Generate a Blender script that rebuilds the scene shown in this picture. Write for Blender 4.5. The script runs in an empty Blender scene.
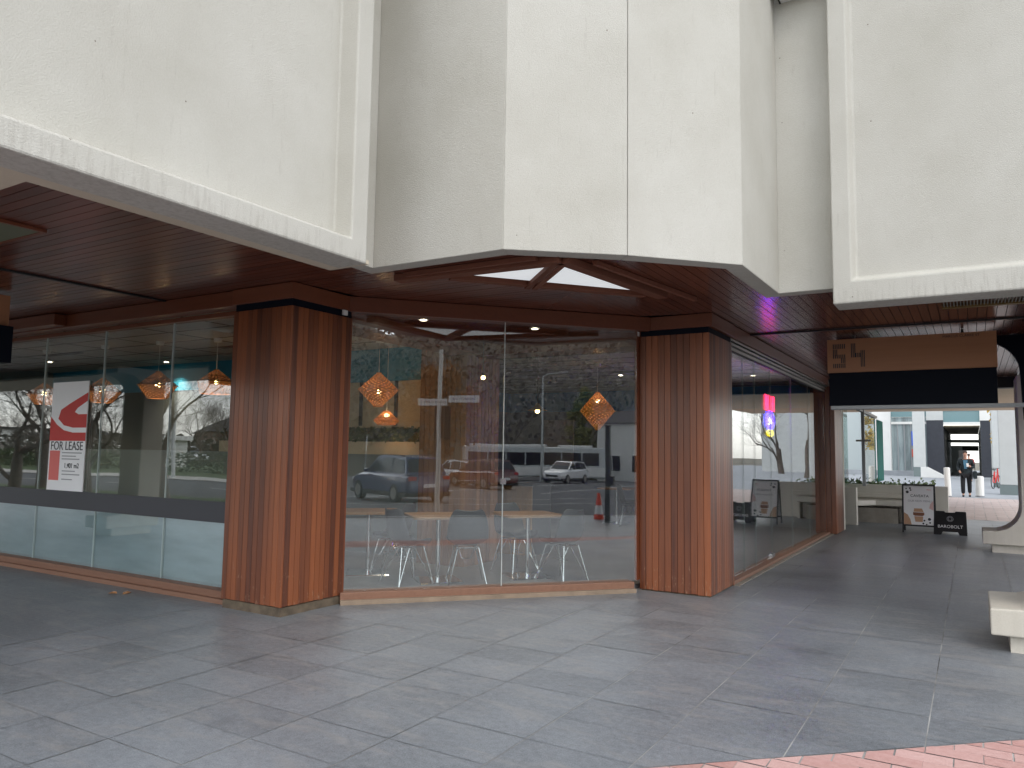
import bpy, bmesh, math, random
from mathutils import Vector, Matrix
R = math.radians
rnd = random.Random(7)
scene = bpy.context.scene
COL = scene.collection

# ------------------------------------------------------------ camera
CAM_H = 1.52
F_PX, YAW, PITCH, ROLL = 760.09, R(-31.160), R(5.066), R(0.8475)
fw = Vector((math.sin(YAW)*math.cos(PITCH), math.cos(YAW)*math.cos(PITCH), math.sin(PITCH)))
rt0 = Vector((math.cos(YAW), -math.sin(YAW), 0)); up0 = rt0.cross(fw)
rt = rt0*math.cos(ROLL)+up0*math.sin(ROLL); up = up0*math.cos(ROLL)-rt0*math.sin(ROLL)
cd = bpy.data.cameras.new('camera'); cam = bpy.data.objects.new('camera', cd); COL.objects.link(cam)
cam.matrix_world = Matrix(((rt.x, up.x, -fw.x, 0), (rt.y, up.y, -fw.y, 0), (rt.z, up.z, -fw.z, CAM_H), (0, 0, 0, 1)))
cd.sensor_width = 36; cd.sensor_fit = 'HORIZONTAL'; cd.lens = F_PX/1024*36
cd.clip_start = 0.05; cd.clip_end = 2000
scene.camera = cam

# ------------------------------------------------------------ world, sun, exposure
w = bpy.data.worlds.new('World'); scene.world = w; w.use_nodes = True
nt = w.node_tree; bg = nt.nodes['Background']
SUN_EL, SUN_AZ = R(48), R(128)      # azimuth measured from +Y towards +X
sky = nt.nodes.new('ShaderNodeTexSky'); sky.sky_type = 'NISHITA'; sky.sun_disc = False
sky.sun_elevation = SUN_EL; sky.sun_rotation = SUN_AZ
sky.air_density = 1.0; sky.dust_density = 0.6
hsv = nt.nodes.new('ShaderNodeHueSaturation'); hsv.inputs['Saturation'].default_value = 0.22; hsv.inputs['Value'].default_value = 1.0
tcw = nt.nodes.new('ShaderNodeTexCoord'); mpw = nt.nodes.new('ShaderNodeMapping'); mpw.inputs['Scale'].default_value = (1.5, 1.5, 4)
nzw = nt.nodes.new('ShaderNodeTexNoise'); nzw.inputs['Scale'].default_value = 2.2; nzw.inputs['Detail'].default_value = 6
crw = nt.nodes.new('ShaderNodeMapRange'); crw.inputs['From Min'].default_value = .35; crw.inputs['From Max'].default_value = .7
crw.inputs['To Min'].default_value = 1.15; crw.inputs['To Max'].default_value = 1.7
mxw = nt.nodes.new('ShaderNodeVectorMath'); mxw.operation = 'SCALE'
L = nt.links.new
L(sky.outputs[0], hsv.inputs['Color']); L(tcw.outputs['Generated'], mpw.inputs[0]); L(mpw.outputs[0], nzw.inputs['Vector'])
L(nzw.outputs['Fac'], crw.inputs['Value']); L(hsv.outputs[0], mxw.inputs[0]); L(crw.outputs[0], mxw.inputs['Scale'])
L(mxw.outputs[0], bg.inputs['Color']); bg.inputs['Strength'].default_value = 0.15
sd = bpy.data.lights.new('sun', 'SUN'); sd.energy = 0.5; sd.angle = R(25); sd.color = (1, .97, .92)
so = bpy.data.objects.new('sun', sd); COL.objects.link(so)
sdir = Vector((math.sin(SUN_AZ)*math.cos(SUN_EL), math.cos(SUN_AZ)*math.cos(SUN_EL), math.sin(SUN_EL)))
so.rotation_euler = (-sdir).to_track_quat('-Z', 'Y').to_euler(); so.location = (10, -10, 30)
vs = scene.view_settings; vs.view_transform = 'Standard'; vs.look = 'None'; vs.exposure = 1.0; vs.gamma = 1; vs.use_curve_mapping = False
scene.render.engine = 'CYCLES'
cy = scene.cycles; cy.use_denoising = True; cy.max_bounces = 10; cy.transparent_max_bounces = 16; cy.glossy_bounces = 4; cy.sample_clamp_indirect = 6
try: cy.denoiser = 'OPENIMAGEDENOISE'
except Exception: pass

# ------------------------------------------------------------ mesh helpers
class MB:
    def __init__(s): s.v = []; s.f = []
    def add(s, vs_, fs):
        o = len(s.v); s.v += [tuple(v) for v in vs_]; s.f += [tuple(i+o for i in f) for f in fs]; return s
    def box(s, x0, x1, y0, y1, z0, z1):
        return s.add([(x0,y0,z0),(x1,y0,z0),(x1,y1,z0),(x0,y1,z0),(x0,y0,z1),(x1,y0,z1),(x1,y1,z1),(x0,y1,z1)],
                     [(0,3,2,1),(4,5,6,7),(0,1,5,4),(1,2,6,5),(2,3,7,6),(3,0,4,7)])
    def beam(s, p, q, t0, t1, z0, z1):
        """box along the plan line p-q; t0..t1 = offset to the right of the walking direction"""
        p = Vector((*p[:2], 0)); q = Vector((*q[:2], 0)); d = (q-p).normalized(); n = Vector((d.y, -d.x, 0))
        c = [p+n*t0, q+n*t0, q+n*t1, p+n*t1]
        return s.add([(a.x, a.y, z0) for a in c]+[(a.x, a.y, z1) for a in c],
                     [(0,1,2,3),(7,6,5,4),(0,4,5,1),(1,5,6,2),(2,6,7,3),(3,7,4,0)])
    def tube(s, pts, r, n=6, cap=True):
        pts = [Vector(p) for p in pts]; rs = r if isinstance(r, (list, tuple)) else [r]*len(pts)
        rings = []; u = None
        for i, p in enumerate(pts):
            t = (pts[min(i+1, len(pts)-1)]-pts[max(i-1, 0)])
            t = t.normalized() if t.length > 1e-9 else Vector((0, 0, 1))
            if u is None: u = t.orthogonal().normalized()
            else:
                u = u-t*u.dot(t); u = u.normalized() if u.length > 1e-6 else t.orthogonal().normalized()
            w_ = t.cross(u)
            rings.append([p+(u*math.cos(a)+w_*math.sin(a))*rs[i] for a in [2*math.pi*k/n for k in range(n)]])
        vs_ = [v for rg in rings for v in rg]; fs = []
        for i in range(len(rings)-1):
            for k in range(n): fs.append((i*n+k, i*n+(k+1) % n, (i+1)*n+(k+1) % n, (i+1)*n+k))
        if cap: fs += [tuple(range(n))[::-1], tuple(range((len(rings)-1)*n, len(rings)*n))]
        return s.add(vs_, fs)
    def lathe(s, prof, c=(0, 0, 0), n=24, caps=True):
        vs_ = []; fs = []
        for r, z in prof:
            for k in range(n):
                a = 2*math.pi*k/n; vs_.append((c[0]+r*math.cos(a), c[1]+r*math.sin(a), c[2]+z))
        for i in range(len(prof)-1):
            for k in range(n): fs.append((i*n+k, i*n+(k+1) % n, (i+1)*n+(k+1) % n, (i+1)*n+k))
        if caps: fs += [tuple(range(n))[::-1], tuple(range((len(prof)-1)*n, len(prof)*n))]
        return s.add(vs_, fs)
    def prism(s, poly, vec, base=None):
        """extrude a list of 3d points along vec"""
        vec = Vector(vec); a = [Vector(p) for p in poly]; n = len(a)
        return s.add(a+[p+vec for p in a], [tuple(range(n))[::-1], tuple(range(n, 2*n))]+[(i, (i+1) % n, n+(i+1) % n, n+i) for i in range(n)])
    def quad(s, *p): return s.add(p, [tuple(range(len(p)))])
    def sphere(s, c, r, n=12, m=8, sc=(1, 1, 1)):
        vs_ = [(c[0], c[1], c[2]-r*sc[2])]; fs = []
        for i in range(1, m):
            a = math.pi*i/m
            for k in range(n):
                b = 2*math.pi*k/n
                vs_.append((c[0]+r*sc[0]*math.sin(a)*math.cos(b), c[1]+r*sc[1]*math.sin(a)*math.sin(b), c[2]-r*sc[2]*math.cos(a)))
        vs_.append((c[0], c[1], c[2]+r*sc[2])); e = len(vs_)-1
        for k in range(n):
            fs.append((0, 1+(k+1) % n, 1+k)); fs.append((e, e-n+k, e-n+(k+1) % n))
        for i in range(m-2):
            for k in range(n): fs.append((1+i*n+k, 1+i*n+(k+1) % n, 1+(i+1)*n+(k+1) % n, 1+(i+1)*n+k))
        return s.add(vs_, fs)
    def xf(s, M):
        s.v = [tuple(M @ Vector(v)) for v in s.v]; return s

def mesh(name, mb, m, smooth=None, fix=True):
    me = bpy.data.meshes.new(name); me.from_pydata(mb.v, [], mb.f)
    if fix:
        b = bmesh.new(); b.from_mesh(me); bmesh.ops.recalc_face_normals(b, faces=b.faces); b.to_mesh(me); b.free()
    if m is not None: me.materials.append(m)
    if smooth is not None:
        me.polygons.foreach_set('use_smooth', [True]*len(me.polygons)); me.set_sharp_from_angle(angle=R(smooth))
    me.update(); return me
def obj(name, mb, m, parent=None, smooth=None, bevel=0, loc=None, rz=0, fix=True):
    me = mesh(name, mb, m, smooth, fix) if isinstance(mb, MB) else mb
    o = bpy.data.objects.new(name, me); COL.objects.link(o)
    if loc: o.location = loc
    if rz: o.rotation_euler.z = rz
    if parent is not None: o.parent = parent
    if bevel:
        b = o.modifiers.new('bevel', 'BEVEL'); b.width = bevel; b.segments = 2; b.limit_method = 'ANGLE'; b.angle_limit = R(40)
    return o
def tag(o, label=None, cat=None, group=None, kind=None):
    if label: o['label'] = label
    if cat: o['category'] = cat
    if group: o['group'] = group
    if kind: o['kind'] = kind
    return o
def thing(name, label, cat, loc=(0, 0, 0), rz=0, group=None):
    o = bpy.data.objects.new(name, None); COL.objects.link(o); o.location = loc; o.rotation_euler.z = rz; o.empty_display_size = .2
    return tag(o, label, cat, group)
def struct(name, mb, m, **k): return tag(obj(name, mb, m, **k), kind='structure')
def dup(root, loc, rz=0, label=None, group=None, scale=None):
    r = root.copy(); COL.objects.link(r); r.location = loc; r.rotation_euler.z = rz
    if scale: r.scale = (scale,)*3
    if label: r['label'] = label
    if group: r['group'] = group
    for ch in list(root.children):
        c = ch.copy(); COL.objects.link(c); c.parent = r
        for g in list(ch.children):
            d = g.copy(); COL.objects.link(d); d.parent = c
    return r
def text_mesh(txt, size, m, extr=.002, align='CENTER', name='lettering'):
    cu = bpy.data.curves.new(name, 'FONT'); cu.body = txt; cu.size = size; cu.extrude = extr; cu.align_x = align; cu.align_y = 'CENTER'
    t = bpy.data.objects.new(name, cu); COL.objects.link(t)
    bpy.context.view_layer.update()
    me = bpy.data.meshes.new_from_object(t.evaluated_get(bpy.context.evaluated_depsgraph_get()))
    COL.objects.unlink(t); bpy.data.objects.remove(t)
    me.materials.clear(); me.materials.append(m); me.name = name
    return me
def boxes(name, bs, m, parent, **k):
    return [obj(name, MB().box(*b), m, parent, **k) for b in bs]
def clip(poly, n, c):
    """keep the side n.p <= c of a 2d polygon"""
    out = []
    for i in range(len(poly)):
        a, b = poly[i-1], poly[i]; da = n[0]*a[0]+n[1]*a[1]-c; db = n[0]*b[0]+n[1]*b[1]-c
        if (da <= 0) != (db <= 0):
            t = da/(da-db); out.append((a[0]+(b[0]-a[0])*t, a[1]+(b[1]-a[1])*t))
        if db <= 0: out.append(b)
    return out

# ------------------------------------------------------------ materials
def new_mat(name):
    m = bpy.data.materials.new(name); m.use_nodes = True
    return m, m.node_tree, m.node_tree.nodes['Principled BSDF']
def N(nt_, t, **k):
    n = nt_.nodes.new(t)
    for a, v in k.items():
        if a in n.inputs.keys(): n.inputs[a].default_value = v
        else: setattr(n, a, v)
    return n
def mat(name, col, rough=.6, metal=0, var=0, vscale=3, bump=0, bscale=60, island=0, emit=None, estr=0, coat=0, spec=.5, stretch=(1, 1, 1), col2=None, detail=5):
    m, t, p = new_mat(name); k = t.links.new
    p.inputs['Base Color'].default_value = (*col, 1); p.inputs['Roughness'].default_value = rough; p.inputs['Metallic'].default_value = metal
    p.inputs['Coat Weight'].default_value = coat; p.inputs['Coat Roughness'].default_value = .15
    p.inputs['Specular IOR Level'].default_value = spec
    tc = t.nodes.new('ShaderNodeTexCoord'); mp = t.nodes.new('ShaderNodeMapping'); mp.inputs['Scale'].default_value = stretch
    k(tc.outputs['Object'], mp.inputs[0])
    fac = None
    if var or col2:
        nz = N(t, 'ShaderNodeTexNoise', Scale=vscale, Detail=detail, Roughness=.6); k(mp.outputs[0], nz.inputs['Vector'])
        mr = N(t, 'ShaderNodeMapRange'); mr.inputs['From Min'].default_value = .3; mr.inputs['From Max'].default_value = .7
        k(nz.outputs['Fac'], mr.inputs['Value']); fac = mr.outputs[0]
    if island:
        g = t.nodes.new('ShaderNodeNewGeometry')
        if fac:
            mm = N(t, 'ShaderNodeMix'); mm.inputs['Factor'].default_value = island; k(fac, mm.inputs['A']); k(g.outputs['Random Per Island'], mm.inputs['B']); fac = mm.outputs['Result']
        else: fac = g.outputs['Random Per Island']
    if fac:
        mx = N(t, 'ShaderNodeMix', data_type='RGBA'); k(fac, mx.inputs['Factor'])
        c2 = col2 or tuple(min(1, c*(1+var)) for c in col); c1 = col if col2 else tuple(c*(1-var) for c in col)
        mx.inputs[6].default_value = (*c1, 1); mx.inputs[7].default_value = (*c2, 1); k(mx.outputs[2], p.inputs['Base Color'])
    if bump:
        nb = N(t, 'ShaderNodeTexNoise', Scale=bscale, Detail=3); k(mp.outputs[0], nb.inputs['Vector'])
        bp = N(t, 'ShaderNodeBump', Strength=bump, Distance=.01); k(nb.outputs['Fac'], bp.inputs['Height']); k(bp.outputs[0], p.inputs['Normal'])
    if emit: p.inputs['Emission Color'].default_value = (*emit, 1); p.inputs['Emission Strength'].default_value = estr
    return m

def timber(name, axis, dark, light, rough=.42, coat=0, wear=False):
    m, t, p = new_mat(name); k = t.links.new
    tc = t.nodes.new('ShaderNodeTexCoord'); mp = t.nodes.new('ShaderNodeMapping'); s = [28, 28, 28]; s['XYZ'.index(axis)] = 1.1
    mp.inputs['Scale'].default_value = s; k(tc.outputs['Object'], mp.inputs[0])
    g = t.nodes.new('ShaderNodeNewGeometry')
    av = N(t, 'ShaderNodeVectorMath', operation='ADD'); sc = N(t, 'ShaderNodeVectorMath', operation='SCALE'); sc.inputs[0].default_value = (37, 51, 23)
    k(g.outputs['Random Per Island'], sc.inputs['Scale']); k(mp.outputs[0], av.inputs[0]); k(sc.outputs[0], av.inputs[1])
    nz = N(t, 'ShaderNodeTexNoise', Scale=1.0, Detail=6, Roughness=.65, Distortion=.4); k(av.outputs[0], nz.inputs['Vector'])
    mm = N(t, 'ShaderNodeMix'); mm.inputs['Factor'].default_value = .46; k(nz.outputs['Fac'], mm.inputs['A']); k(g.outputs['Random Per Island'], mm.inputs['B'])
    cr = t.nodes.new('ShaderNodeValToRGB'); cr.color_ramp.elements[0].position = .2; cr.color_ramp.elements[1].position = .8
    cr.color_ramp.elements[0].color = (*dark, 1); cr.color_ramp.elements[1].color = (*light, 1); k(mm.outputs['Result'], cr.inputs[0])
    src = cr.outputs[0]
    if wear:      # pale scuffs, thicker near the foot of the boards
        sx = t.nodes.new('ShaderNodeSeparateXYZ'); k(tc.outputs['Object'], sx.inputs[0])
        hr = N(t, 'ShaderNodeMapRange'); hr.inputs['From Min'].default_value = 0; hr.inputs['From Max'].default_value = 1.2; hr.inputs['To Min'].default_value = .375; hr.inputs['To Max'].default_value = .17; k(sx.outputs['Z'], hr.inputs['Value'])
        mp2 = t.nodes.new('ShaderNodeMapping'); mp2.inputs['Scale'].default_value = (9, 9, 3.2); k(tc.outputs['Object'], mp2.inputs[0])
        n2 = N(t, 'ShaderNodeTexNoise', Scale=3.2, Detail=8, Roughness=.72); k(mp2.outputs[0], n2.inputs['Vector'])
        ad = N(t, 'ShaderNodeMath', operation='ADD'); k(n2.outputs['Fac'], ad.inputs[0]); k(hr.outputs[0], ad.inputs[1])
        st = N(t, 'ShaderNodeMapRange'); st.inputs['From Min'].default_value = .93; st.inputs['From Max'].default_value = 1.08; k(ad.outputs[0], st.inputs['Value'])
        mx = N(t, 'ShaderNodeMix', data_type='RGBA'); k(st.outputs[0], mx.inputs['Factor']); k(src, mx.inputs[6]); mx.inputs[7].default_value = (.42, .27, .17, 1); src = mx.outputs[2]
    k(src, p.inputs['Base Color']); p.inputs['Roughness'].default_value = rough; p.inputs['Coat Weight'].default_value = coat; p.inputs['Coat Roughness'].default_value = .16
    bp = N(t, 'ShaderNodeBump', Strength=.25, Distance=.004); k(nz.outputs['Fac'], bp.inputs['Height']); k(bp.outputs[0], p.inputs['Normal'])
    return m

def concrete_mat(name, a, b, fine=150, bump=.35, streak=True, grime=False):
    m, t, p = new_mat(name); k = t.links.new
    tc = t.nodes.new('ShaderNodeTexCoord')
    n1 = N(t, 'ShaderNodeTexNoise', Scale=.9, Detail=6, Roughness=.6); k(tc.outputs['Object'], n1.inputs['Vector'])
    mp = t.nodes.new('ShaderNodeMapping'); mp.inputs['Scale'].default_value = (9, 9, .55); k(tc.outputs['Object'], mp.inputs[0])
    n2 = N(t, 'ShaderNodeTexNoise', Scale=1.2, Detail=5, Roughness=.6); k(mp.outputs[0], n2.inputs['Vector'])
    n3 = N(t, 'ShaderNodeTexNoise', Scale=fine, Detail=4, Roughness=.7); k(tc.outputs['Object'], n3.inputs['Vector'])
    a1 = N(t, 'ShaderNodeMath', operation='MULTIPLY_ADD'); k(n2.outputs['Fac'], a1.inputs[0]); a1.inputs[1].default_value = .45 if streak else 0; k(n1.outputs['Fac'], a1.inputs[2])
    a2 = N(t, 'ShaderNodeMath', operation='MULTIPLY_ADD'); k(n3.outputs['Fac'], a2.inputs[0]); a2.inputs[1].default_value = .6; k(a1.outputs[0], a2.inputs[2])
    mr = N(t, 'ShaderNodeMapRange'); mr.inputs['From Min'].default_value = .5; mr.inputs['From Max'].default_value = 1.2 if streak else 1.1; k(a2.outputs[0], mr.inputs['Value'])
    mx = N(t, 'ShaderNodeMix', data_type='RGBA'); k(mr.outputs[0], mx.inputs['Factor']); mx.inputs[6].default_value = (*a, 1); mx.inputs[7].default_value = (*b, 1)
    vo = N(t, 'ShaderNodeTexVoronoi', Scale=5.5); k(tc.outputs['Object'], vo.inputs['Vector'])     # small fixing holes and pock marks
    sp = N(t, 'ShaderNodeMath', operation='LESS_THAN'); k(vo.outputs['Distance'], sp.inputs[0]); sp.inputs[1].default_value = .035
    sr = N(t, 'ShaderNodeSeparateColor'); k(vo.outputs['Color'], sr.inputs[0])
    s2 = N(t, 'ShaderNodeMath', operation='GREATER_THAN'); k(sr.outputs[0], s2.inputs[0]); s2.inputs[1].default_value = .8
    s3 = N(t, 'ShaderNodeMath', operation='MULTIPLY'); k(sp.outputs[0], s3.inputs[0]); k(s2.outputs[0], s3.inputs[1])
    m2 = N(t, 'ShaderNodeMix', data_type='RGBA'); k(s3.outputs[0], m2.inputs['Factor']); k(mx.outputs[2], m2.inputs[6]); m2.inputs[7].default_value = (.22, .19, .16, 1)
    res = m2.outputs[2]
    if grime:      # dirt splashes along the drip edges and a few run marks
        sx = t.nodes.new('ShaderNodeSeparateXYZ'); k(tc.outputs['Object'], sx.inputs[0])
        mp3 = t.nodes.new('ShaderNodeMapping'); mp3.inputs['Scale'].default_value = (26, 26, 3.5); k(tc.outputs['Object'], mp3.inputs[0])
        ng = N(t, 'ShaderNodeTexNoise', Scale=1.0, Detail=7, Roughness=.7); k(mp3.outputs[0], ng.inputs['Vector'])
        zr = N(t, 'ShaderNodeMapRange'); zr.inputs['From Min'].default_value = 3.12; zr.inputs['From Max'].default_value = 2.86; zr.inputs['To Max'].default_value = .16; k(sx.outputs['Z'], zr.inputs['Value'])
        sm = N(t, 'ShaderNodeMath', operation='ADD'); k(ng.outputs['Fac'], sm.inputs[0]); k(zr.outputs[0], sm.inputs[1])
        gr = N(t, 'ShaderNodeMapRange'); gr.inputs['From Min'].default_value = .60; gr.inputs['From Max'].default_value = .86; gr.inputs['To Max'].default_value = .55; k(sm.outputs[0], gr.inputs['Value'])
        mg = N(t, 'ShaderNodeMix', data_type='RGBA'); k(gr.outputs[0], mg.inputs['Factor']); k(res, mg.inputs[6]); mg.inputs[7].default_value = (.30, .275, .235, 1); res = mg.outputs[2]
    k(res, p.inputs['Base Color']); p.inputs['Roughness'].default_value = .9; p.inputs['Specular IOR Level'].default_value = .25
    bp = N(t, 'ShaderNodeBump', Strength=bump, Distance=.006); k(n3.outputs['Fac'], bp.inputs['Height']); k(bp.outputs[0], p.inputs['Normal'])
    return m

def glass_mat(name, f0=.155, tint=(.94, .97, .96), wob=.0011):
    m = bpy.data.materials.new(name); m.use_nodes = True; t = m.node_tree; t.nodes.clear(); k = t.links.new
    o = t.nodes.new('ShaderNodeOutputMaterial'); mx = t.nodes.new('ShaderNodeMixShader'); tr = t.nodes.new('ShaderNodeBsdfTransparent'); gl = t.nodes.new('ShaderNodeBsdfGlossy')
    tr.inputs[0].default_value = (*tint, 1); gl.inputs['Roughness'].default_value = 0.0
    lw = t.nodes.new('ShaderNodeLayerWeight'); lw.inputs['Blend'].default_value = .5
    pw = N(t, 'ShaderNodeMath', operation='POWER'); k(lw.outputs['Facing'], pw.inputs[0]); pw.inputs[1].default_value = 3.6
    ma = N(t, 'ShaderNodeMath', operation='MULTIPLY_ADD'); k(pw.outputs[0], ma.inputs[0]); ma.inputs[1].default_value = 1-f0; ma.inputs[2].default_value = f0
    k(ma.outputs[0], mx.inputs[0]); k(tr.outputs[0], mx.inputs[1]); k(gl.outputs[0], mx.inputs[2]); k(mx.outputs[0], o.inputs[0])
    if wob:
        tc = t.nodes.new('ShaderNodeTexCoord'); nz = N(t, 'ShaderNodeTexNoise', Scale=1.3, Detail=1); k(tc.outputs['Object'], nz.inputs['Vector'])
        bp = N(t, 'ShaderNodeBump', Strength=1.0, Distance=wob); k(nz.outputs['Fac'], bp.inputs['Height']); k(bp.outputs[0], gl.inputs['Normal'])
    return m

def paving_mat():
    m, t, p = new_mat('granite_paving'); k = t.links.new
    tc = t.nodes.new('ShaderNodeTexCoord'); g = t.nodes.new('ShaderNodeNewGeometry')
    n1 = N(t, 'ShaderNodeTexNoise', Scale=130, Detail=3, Roughness=.7); k(tc.outputs['Object'], n1.inputs['Vector'])
    n2 = N(t, 'ShaderNodeTexNoise', Scale=.7, Detail=6, Roughness=.65); k(tc.outputs['Object'], n2.inputs['Vector'])
    mp = t.nodes.new('ShaderNodeMapping'); mp.inputs['Location'].default_value = (5.1, 2.2, 0); mp.inputs['Rotation'].default_value = (0, 0, R(35)); mp.inputs['Scale'].default_value = (1.2, 3.2, 1); k(tc.outputs['Object'], mp.inputs[0])
    n3 = N(t, 'ShaderNodeTexNoise', Scale=1.6, Detail=9, Roughness=.68, Distortion=1.2); k(mp.outputs[0], n3.inputs['Vector'])
    s1 = N(t, 'ShaderNodeMath', operation='MULTIPLY_ADD'); k(g.outputs['Random Per Island'], s1.inputs[0]); s1.inputs[1].default_value = .14; k(n2.outputs['Fac'], s1.inputs[2])
    n5 = N(t, 'ShaderNodeTexNoise', Scale=24, Detail=8, Roughness=.75); k(tc.outputs['Object'], n5.inputs['Vector'])
    s0 = N(t, 'ShaderNodeMath', operation='MULTIPLY_ADD'); k(n5.outputs['Fac'], s0.inputs[0]); s0.inputs[1].default_value = 1.1; k(s1.outputs[0], s0.inputs[2])
    s2 = N(t, 'ShaderNodeMath', operation='MULTIPLY_ADD'); k(n1.outputs['Fac'], s2.inputs[0]); s2.inputs[1].default_value = 1.5; k(s0.outputs[0], s2.inputs[2])
    mr = N(t, 'ShaderNodeMapRange'); mr.inputs['From Min'].default_value = 1.4; mr.inputs['From Max'].default_value = 2.4; k(s2.outputs[0], mr.inputs['Value'])
    mx = N(t, 'ShaderNodeMix', data_type='RGBA'); k(mr.outputs[0], mx.inputs['Factor']); mx.inputs[6].default_value = (.072, .080, .088, 1); mx.inputs[7].default_value = (.292, .311, .334, 1)
    sc = N(t, 'ShaderNodeMapRange'); sc.inputs['From Min'].default_value = .5; sc.inputs['From Max'].default_value = .72; sc.inputs['To Max'].default_value = .7; k(n3.outputs['Fac'], sc.inputs['Value'])
    m2 = N(t, 'ShaderNodeMix', data_type='RGBA'); k(sc.outputs[0], m2.inputs['Factor']); k(mx.outputs[2], m2.inputs[6]); m2.inputs[7].default_value = (.27, .26, .25, 1)
    mp4 = t.nodes.new('ShaderNodeMapping'); mp4.inputs['Location'].default_value = (3.7, 1.3, 0); k(tc.outputs['Object'], mp4.inputs[0])
    n4 = N(t, 'ShaderNodeTexNoise', Scale=1.9, Detail=9, Roughness=.74, Distortion=.6); k(mp4.outputs[0], n4.inputs['Vector'])
    dk = N(t, 'ShaderNodeMapRange'); dk.inputs['From Min'].default_value = .57; dk.inputs['From Max'].default_value = .75; dk.inputs['To Max'].default_value = .5; k(n4.outputs['Fac'], dk.inputs['Value'])
    m3 = N(t, 'ShaderNodeMix', data_type='RGBA'); k(dk.outputs[0], m3.inputs['Factor']); k(m2.outputs[2], m3.inputs[6]); m3.inputs[7].default_value = (.06, .062, .066, 1)
    vo = N(t, 'ShaderNodeTexVoronoi', Scale=3.1); k(tc.outputs['Object'], vo.inputs['Vector'])     # trodden gum and pale chips
    g1 = N(t, 'ShaderNodeMath', operation='LESS_THAN'); k(vo.outputs['Distance'], g1.inputs[0]); g1.inputs[1].default_value = .045
    sr = N(t, 'ShaderNodeSeparateColor'); k(vo.outputs['Color'], sr.inputs[0])
    g2 = N(t, 'ShaderNodeMath', operation='GREATER_THAN'); k(sr.outputs[0], g2.inputs[0]); g2.inputs[1].default_value = .72
    g3 = N(t, 'ShaderNodeMath', operation='MULTIPLY'); k(g1.outputs[0], g3.inputs[0]); k(g2.outputs[0], g3.inputs[1])
    g4 = N(t, 'ShaderNodeMix', data_type='RGBA'); k(sr.outputs[1], g4.inputs['Factor']); g4.inputs[6].default_value = (.05, .05, .05, 1); g4.inputs[7].default_value = (.42, .41, .39, 1)
    m4 = N(t, 'ShaderNodeMix', data_type='RGBA'); k(g3.outputs[0], m4.inputs['Factor']); k(m3.outputs[2], m4.inputs[6]); k(g4.outputs[2], m4.inputs[7])
    k(m4.outputs[2], p.inputs['Base Color'])
    rr = N(t, 'ShaderNodeMapRange'); rr.inputs['To Min'].default_value = .27; rr.inputs['To Max'].default_value = .5; k(n2.outputs['Fac'], rr.inputs['Value']); k(rr.outputs[0], p.inputs['Roughness'])
    bp = N(t, 'ShaderNodeBump', Strength=.25, Distance=.003); k(n1.outputs['Fac'], bp.inputs['Height']); k(bp.outputs[0], p.inputs['Normal'])
    return m

M = {}
M['concrete'] = concrete_mat('cream_concrete', (.445, .427, .372), (.565, .55, .50), fine=105, bump=.75, streak=False, grime=True)
M['concrete2'] = concrete_mat('pier_concrete', (.45, .41, .34), (.62, .58, .50), fine=90)
M['strip'] = concrete_mat('underside_concrete', (.50, .43, .32), (.58, .51, .40))
M['clad'] = timber('cladding_boards', 'Z', (.060, .014, .006), (.30, .086, .025), .38, .18, True)
M['clad_in'] = timber('inner_cladding', 'Z', (.17, .08, .035), (.36, .18, .085), .45)
M['sofX'] = timber('soffit_boards_along', 'X', (.072, .017, .010), (.15, .040, .020), .32, .2)
M['sofY'] = timber('soffit_boards_across', 'Y', (.072, .017, .010), (.15, .040, .020), .26, .3)
M['beamX'] = timber('beam_timber', 'X', (.115, .028, .010), (.2, .055, .02), .45, .1)
M['beamY'] = timber('beam_timber_y', 'Y', (.115, .028, .010), (.2, .055, .02), .45, .1)
M['sill'] = timber('sill_timber', 'X', (.19, .09, .055), (.3, .16, .10), .6)
M['board'] = timber('sign_board_timber', 'X', (.36, .16, .075), (.46, .21, .10), .5)
M['ply'] = timber('table_top_timber', 'X', (.3, .17, .08), (.45, .27, .14), .4, .2)
M['navy'] = mat('navy_black', (.004, .006, .013), .6, spec=.12)
M['dark'] = mat('dark_paint', (.012, .012, .013), .5)
M['black'] = mat('black_plastic', (.01, .01, .011), .4, bump=.1)
M['alu'] = mat('brushed_aluminium', (.42, .41, .39), .35, .9, var=.08, vscale=20)
M['chrome'] = mat('chrome', (.75, .75, .75), .12, 1)
M['greymetal'] = mat('grey_metal', (.3, .31, .32), .45, .5)
M['glass'] = glass_mat('shop_glass')
M['glassR'] = glass_mat('side_glass', .11)
M['bandfilm'] = mat('dark_grey_film', (.045, .046, .055), .5)
M['frost'] = mat('frosted_film', (.45, .55, .60), .5, var=.12, vscale=2, stretch=(1, 1, 5))
M['paving'] = paving_mat()
M['grout'] = mat('joint_grout', (.09, .09, .09), .9, vscale=1.3, detail=10, col2=(.62, .61, .58))
M['asphalt'] = mat('asphalt', (.075, .076, .08), .85, var=.2, vscale=2, bump=.4, bscale=200)
M['line'] = mat('road_paint', (.7, .7, .68), .7, var=.1, vscale=6)
M['kerb'] = mat('kerb_concrete', (.42, .4, .37), .85, var=.15, vscale=3)
M['brick'] = mat('pink_paver', (.40, .20, .175), .85, island=.65, var=.3, vscale=25, bump=.3, bscale=120, col2=(.58, .38, .35))
M['brickfar'] = mat('plaza_paver', (.44, .34, .31), .85, island=.5, var=.3, vscale=9, col2=(.58, .5, .47))
M['palepave'] = mat('pale_paving', (.29, .31, .33), .8, var=.14, vscale=1.2)
M['grass'] = mat('lawn', (.055, .085, .022), .95, var=.4, vscale=1.5, bump=.8, bscale=80)
M['earth'] = mat('earth', (.15, .135, .10), .95, var=.4, vscale=.05)
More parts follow.
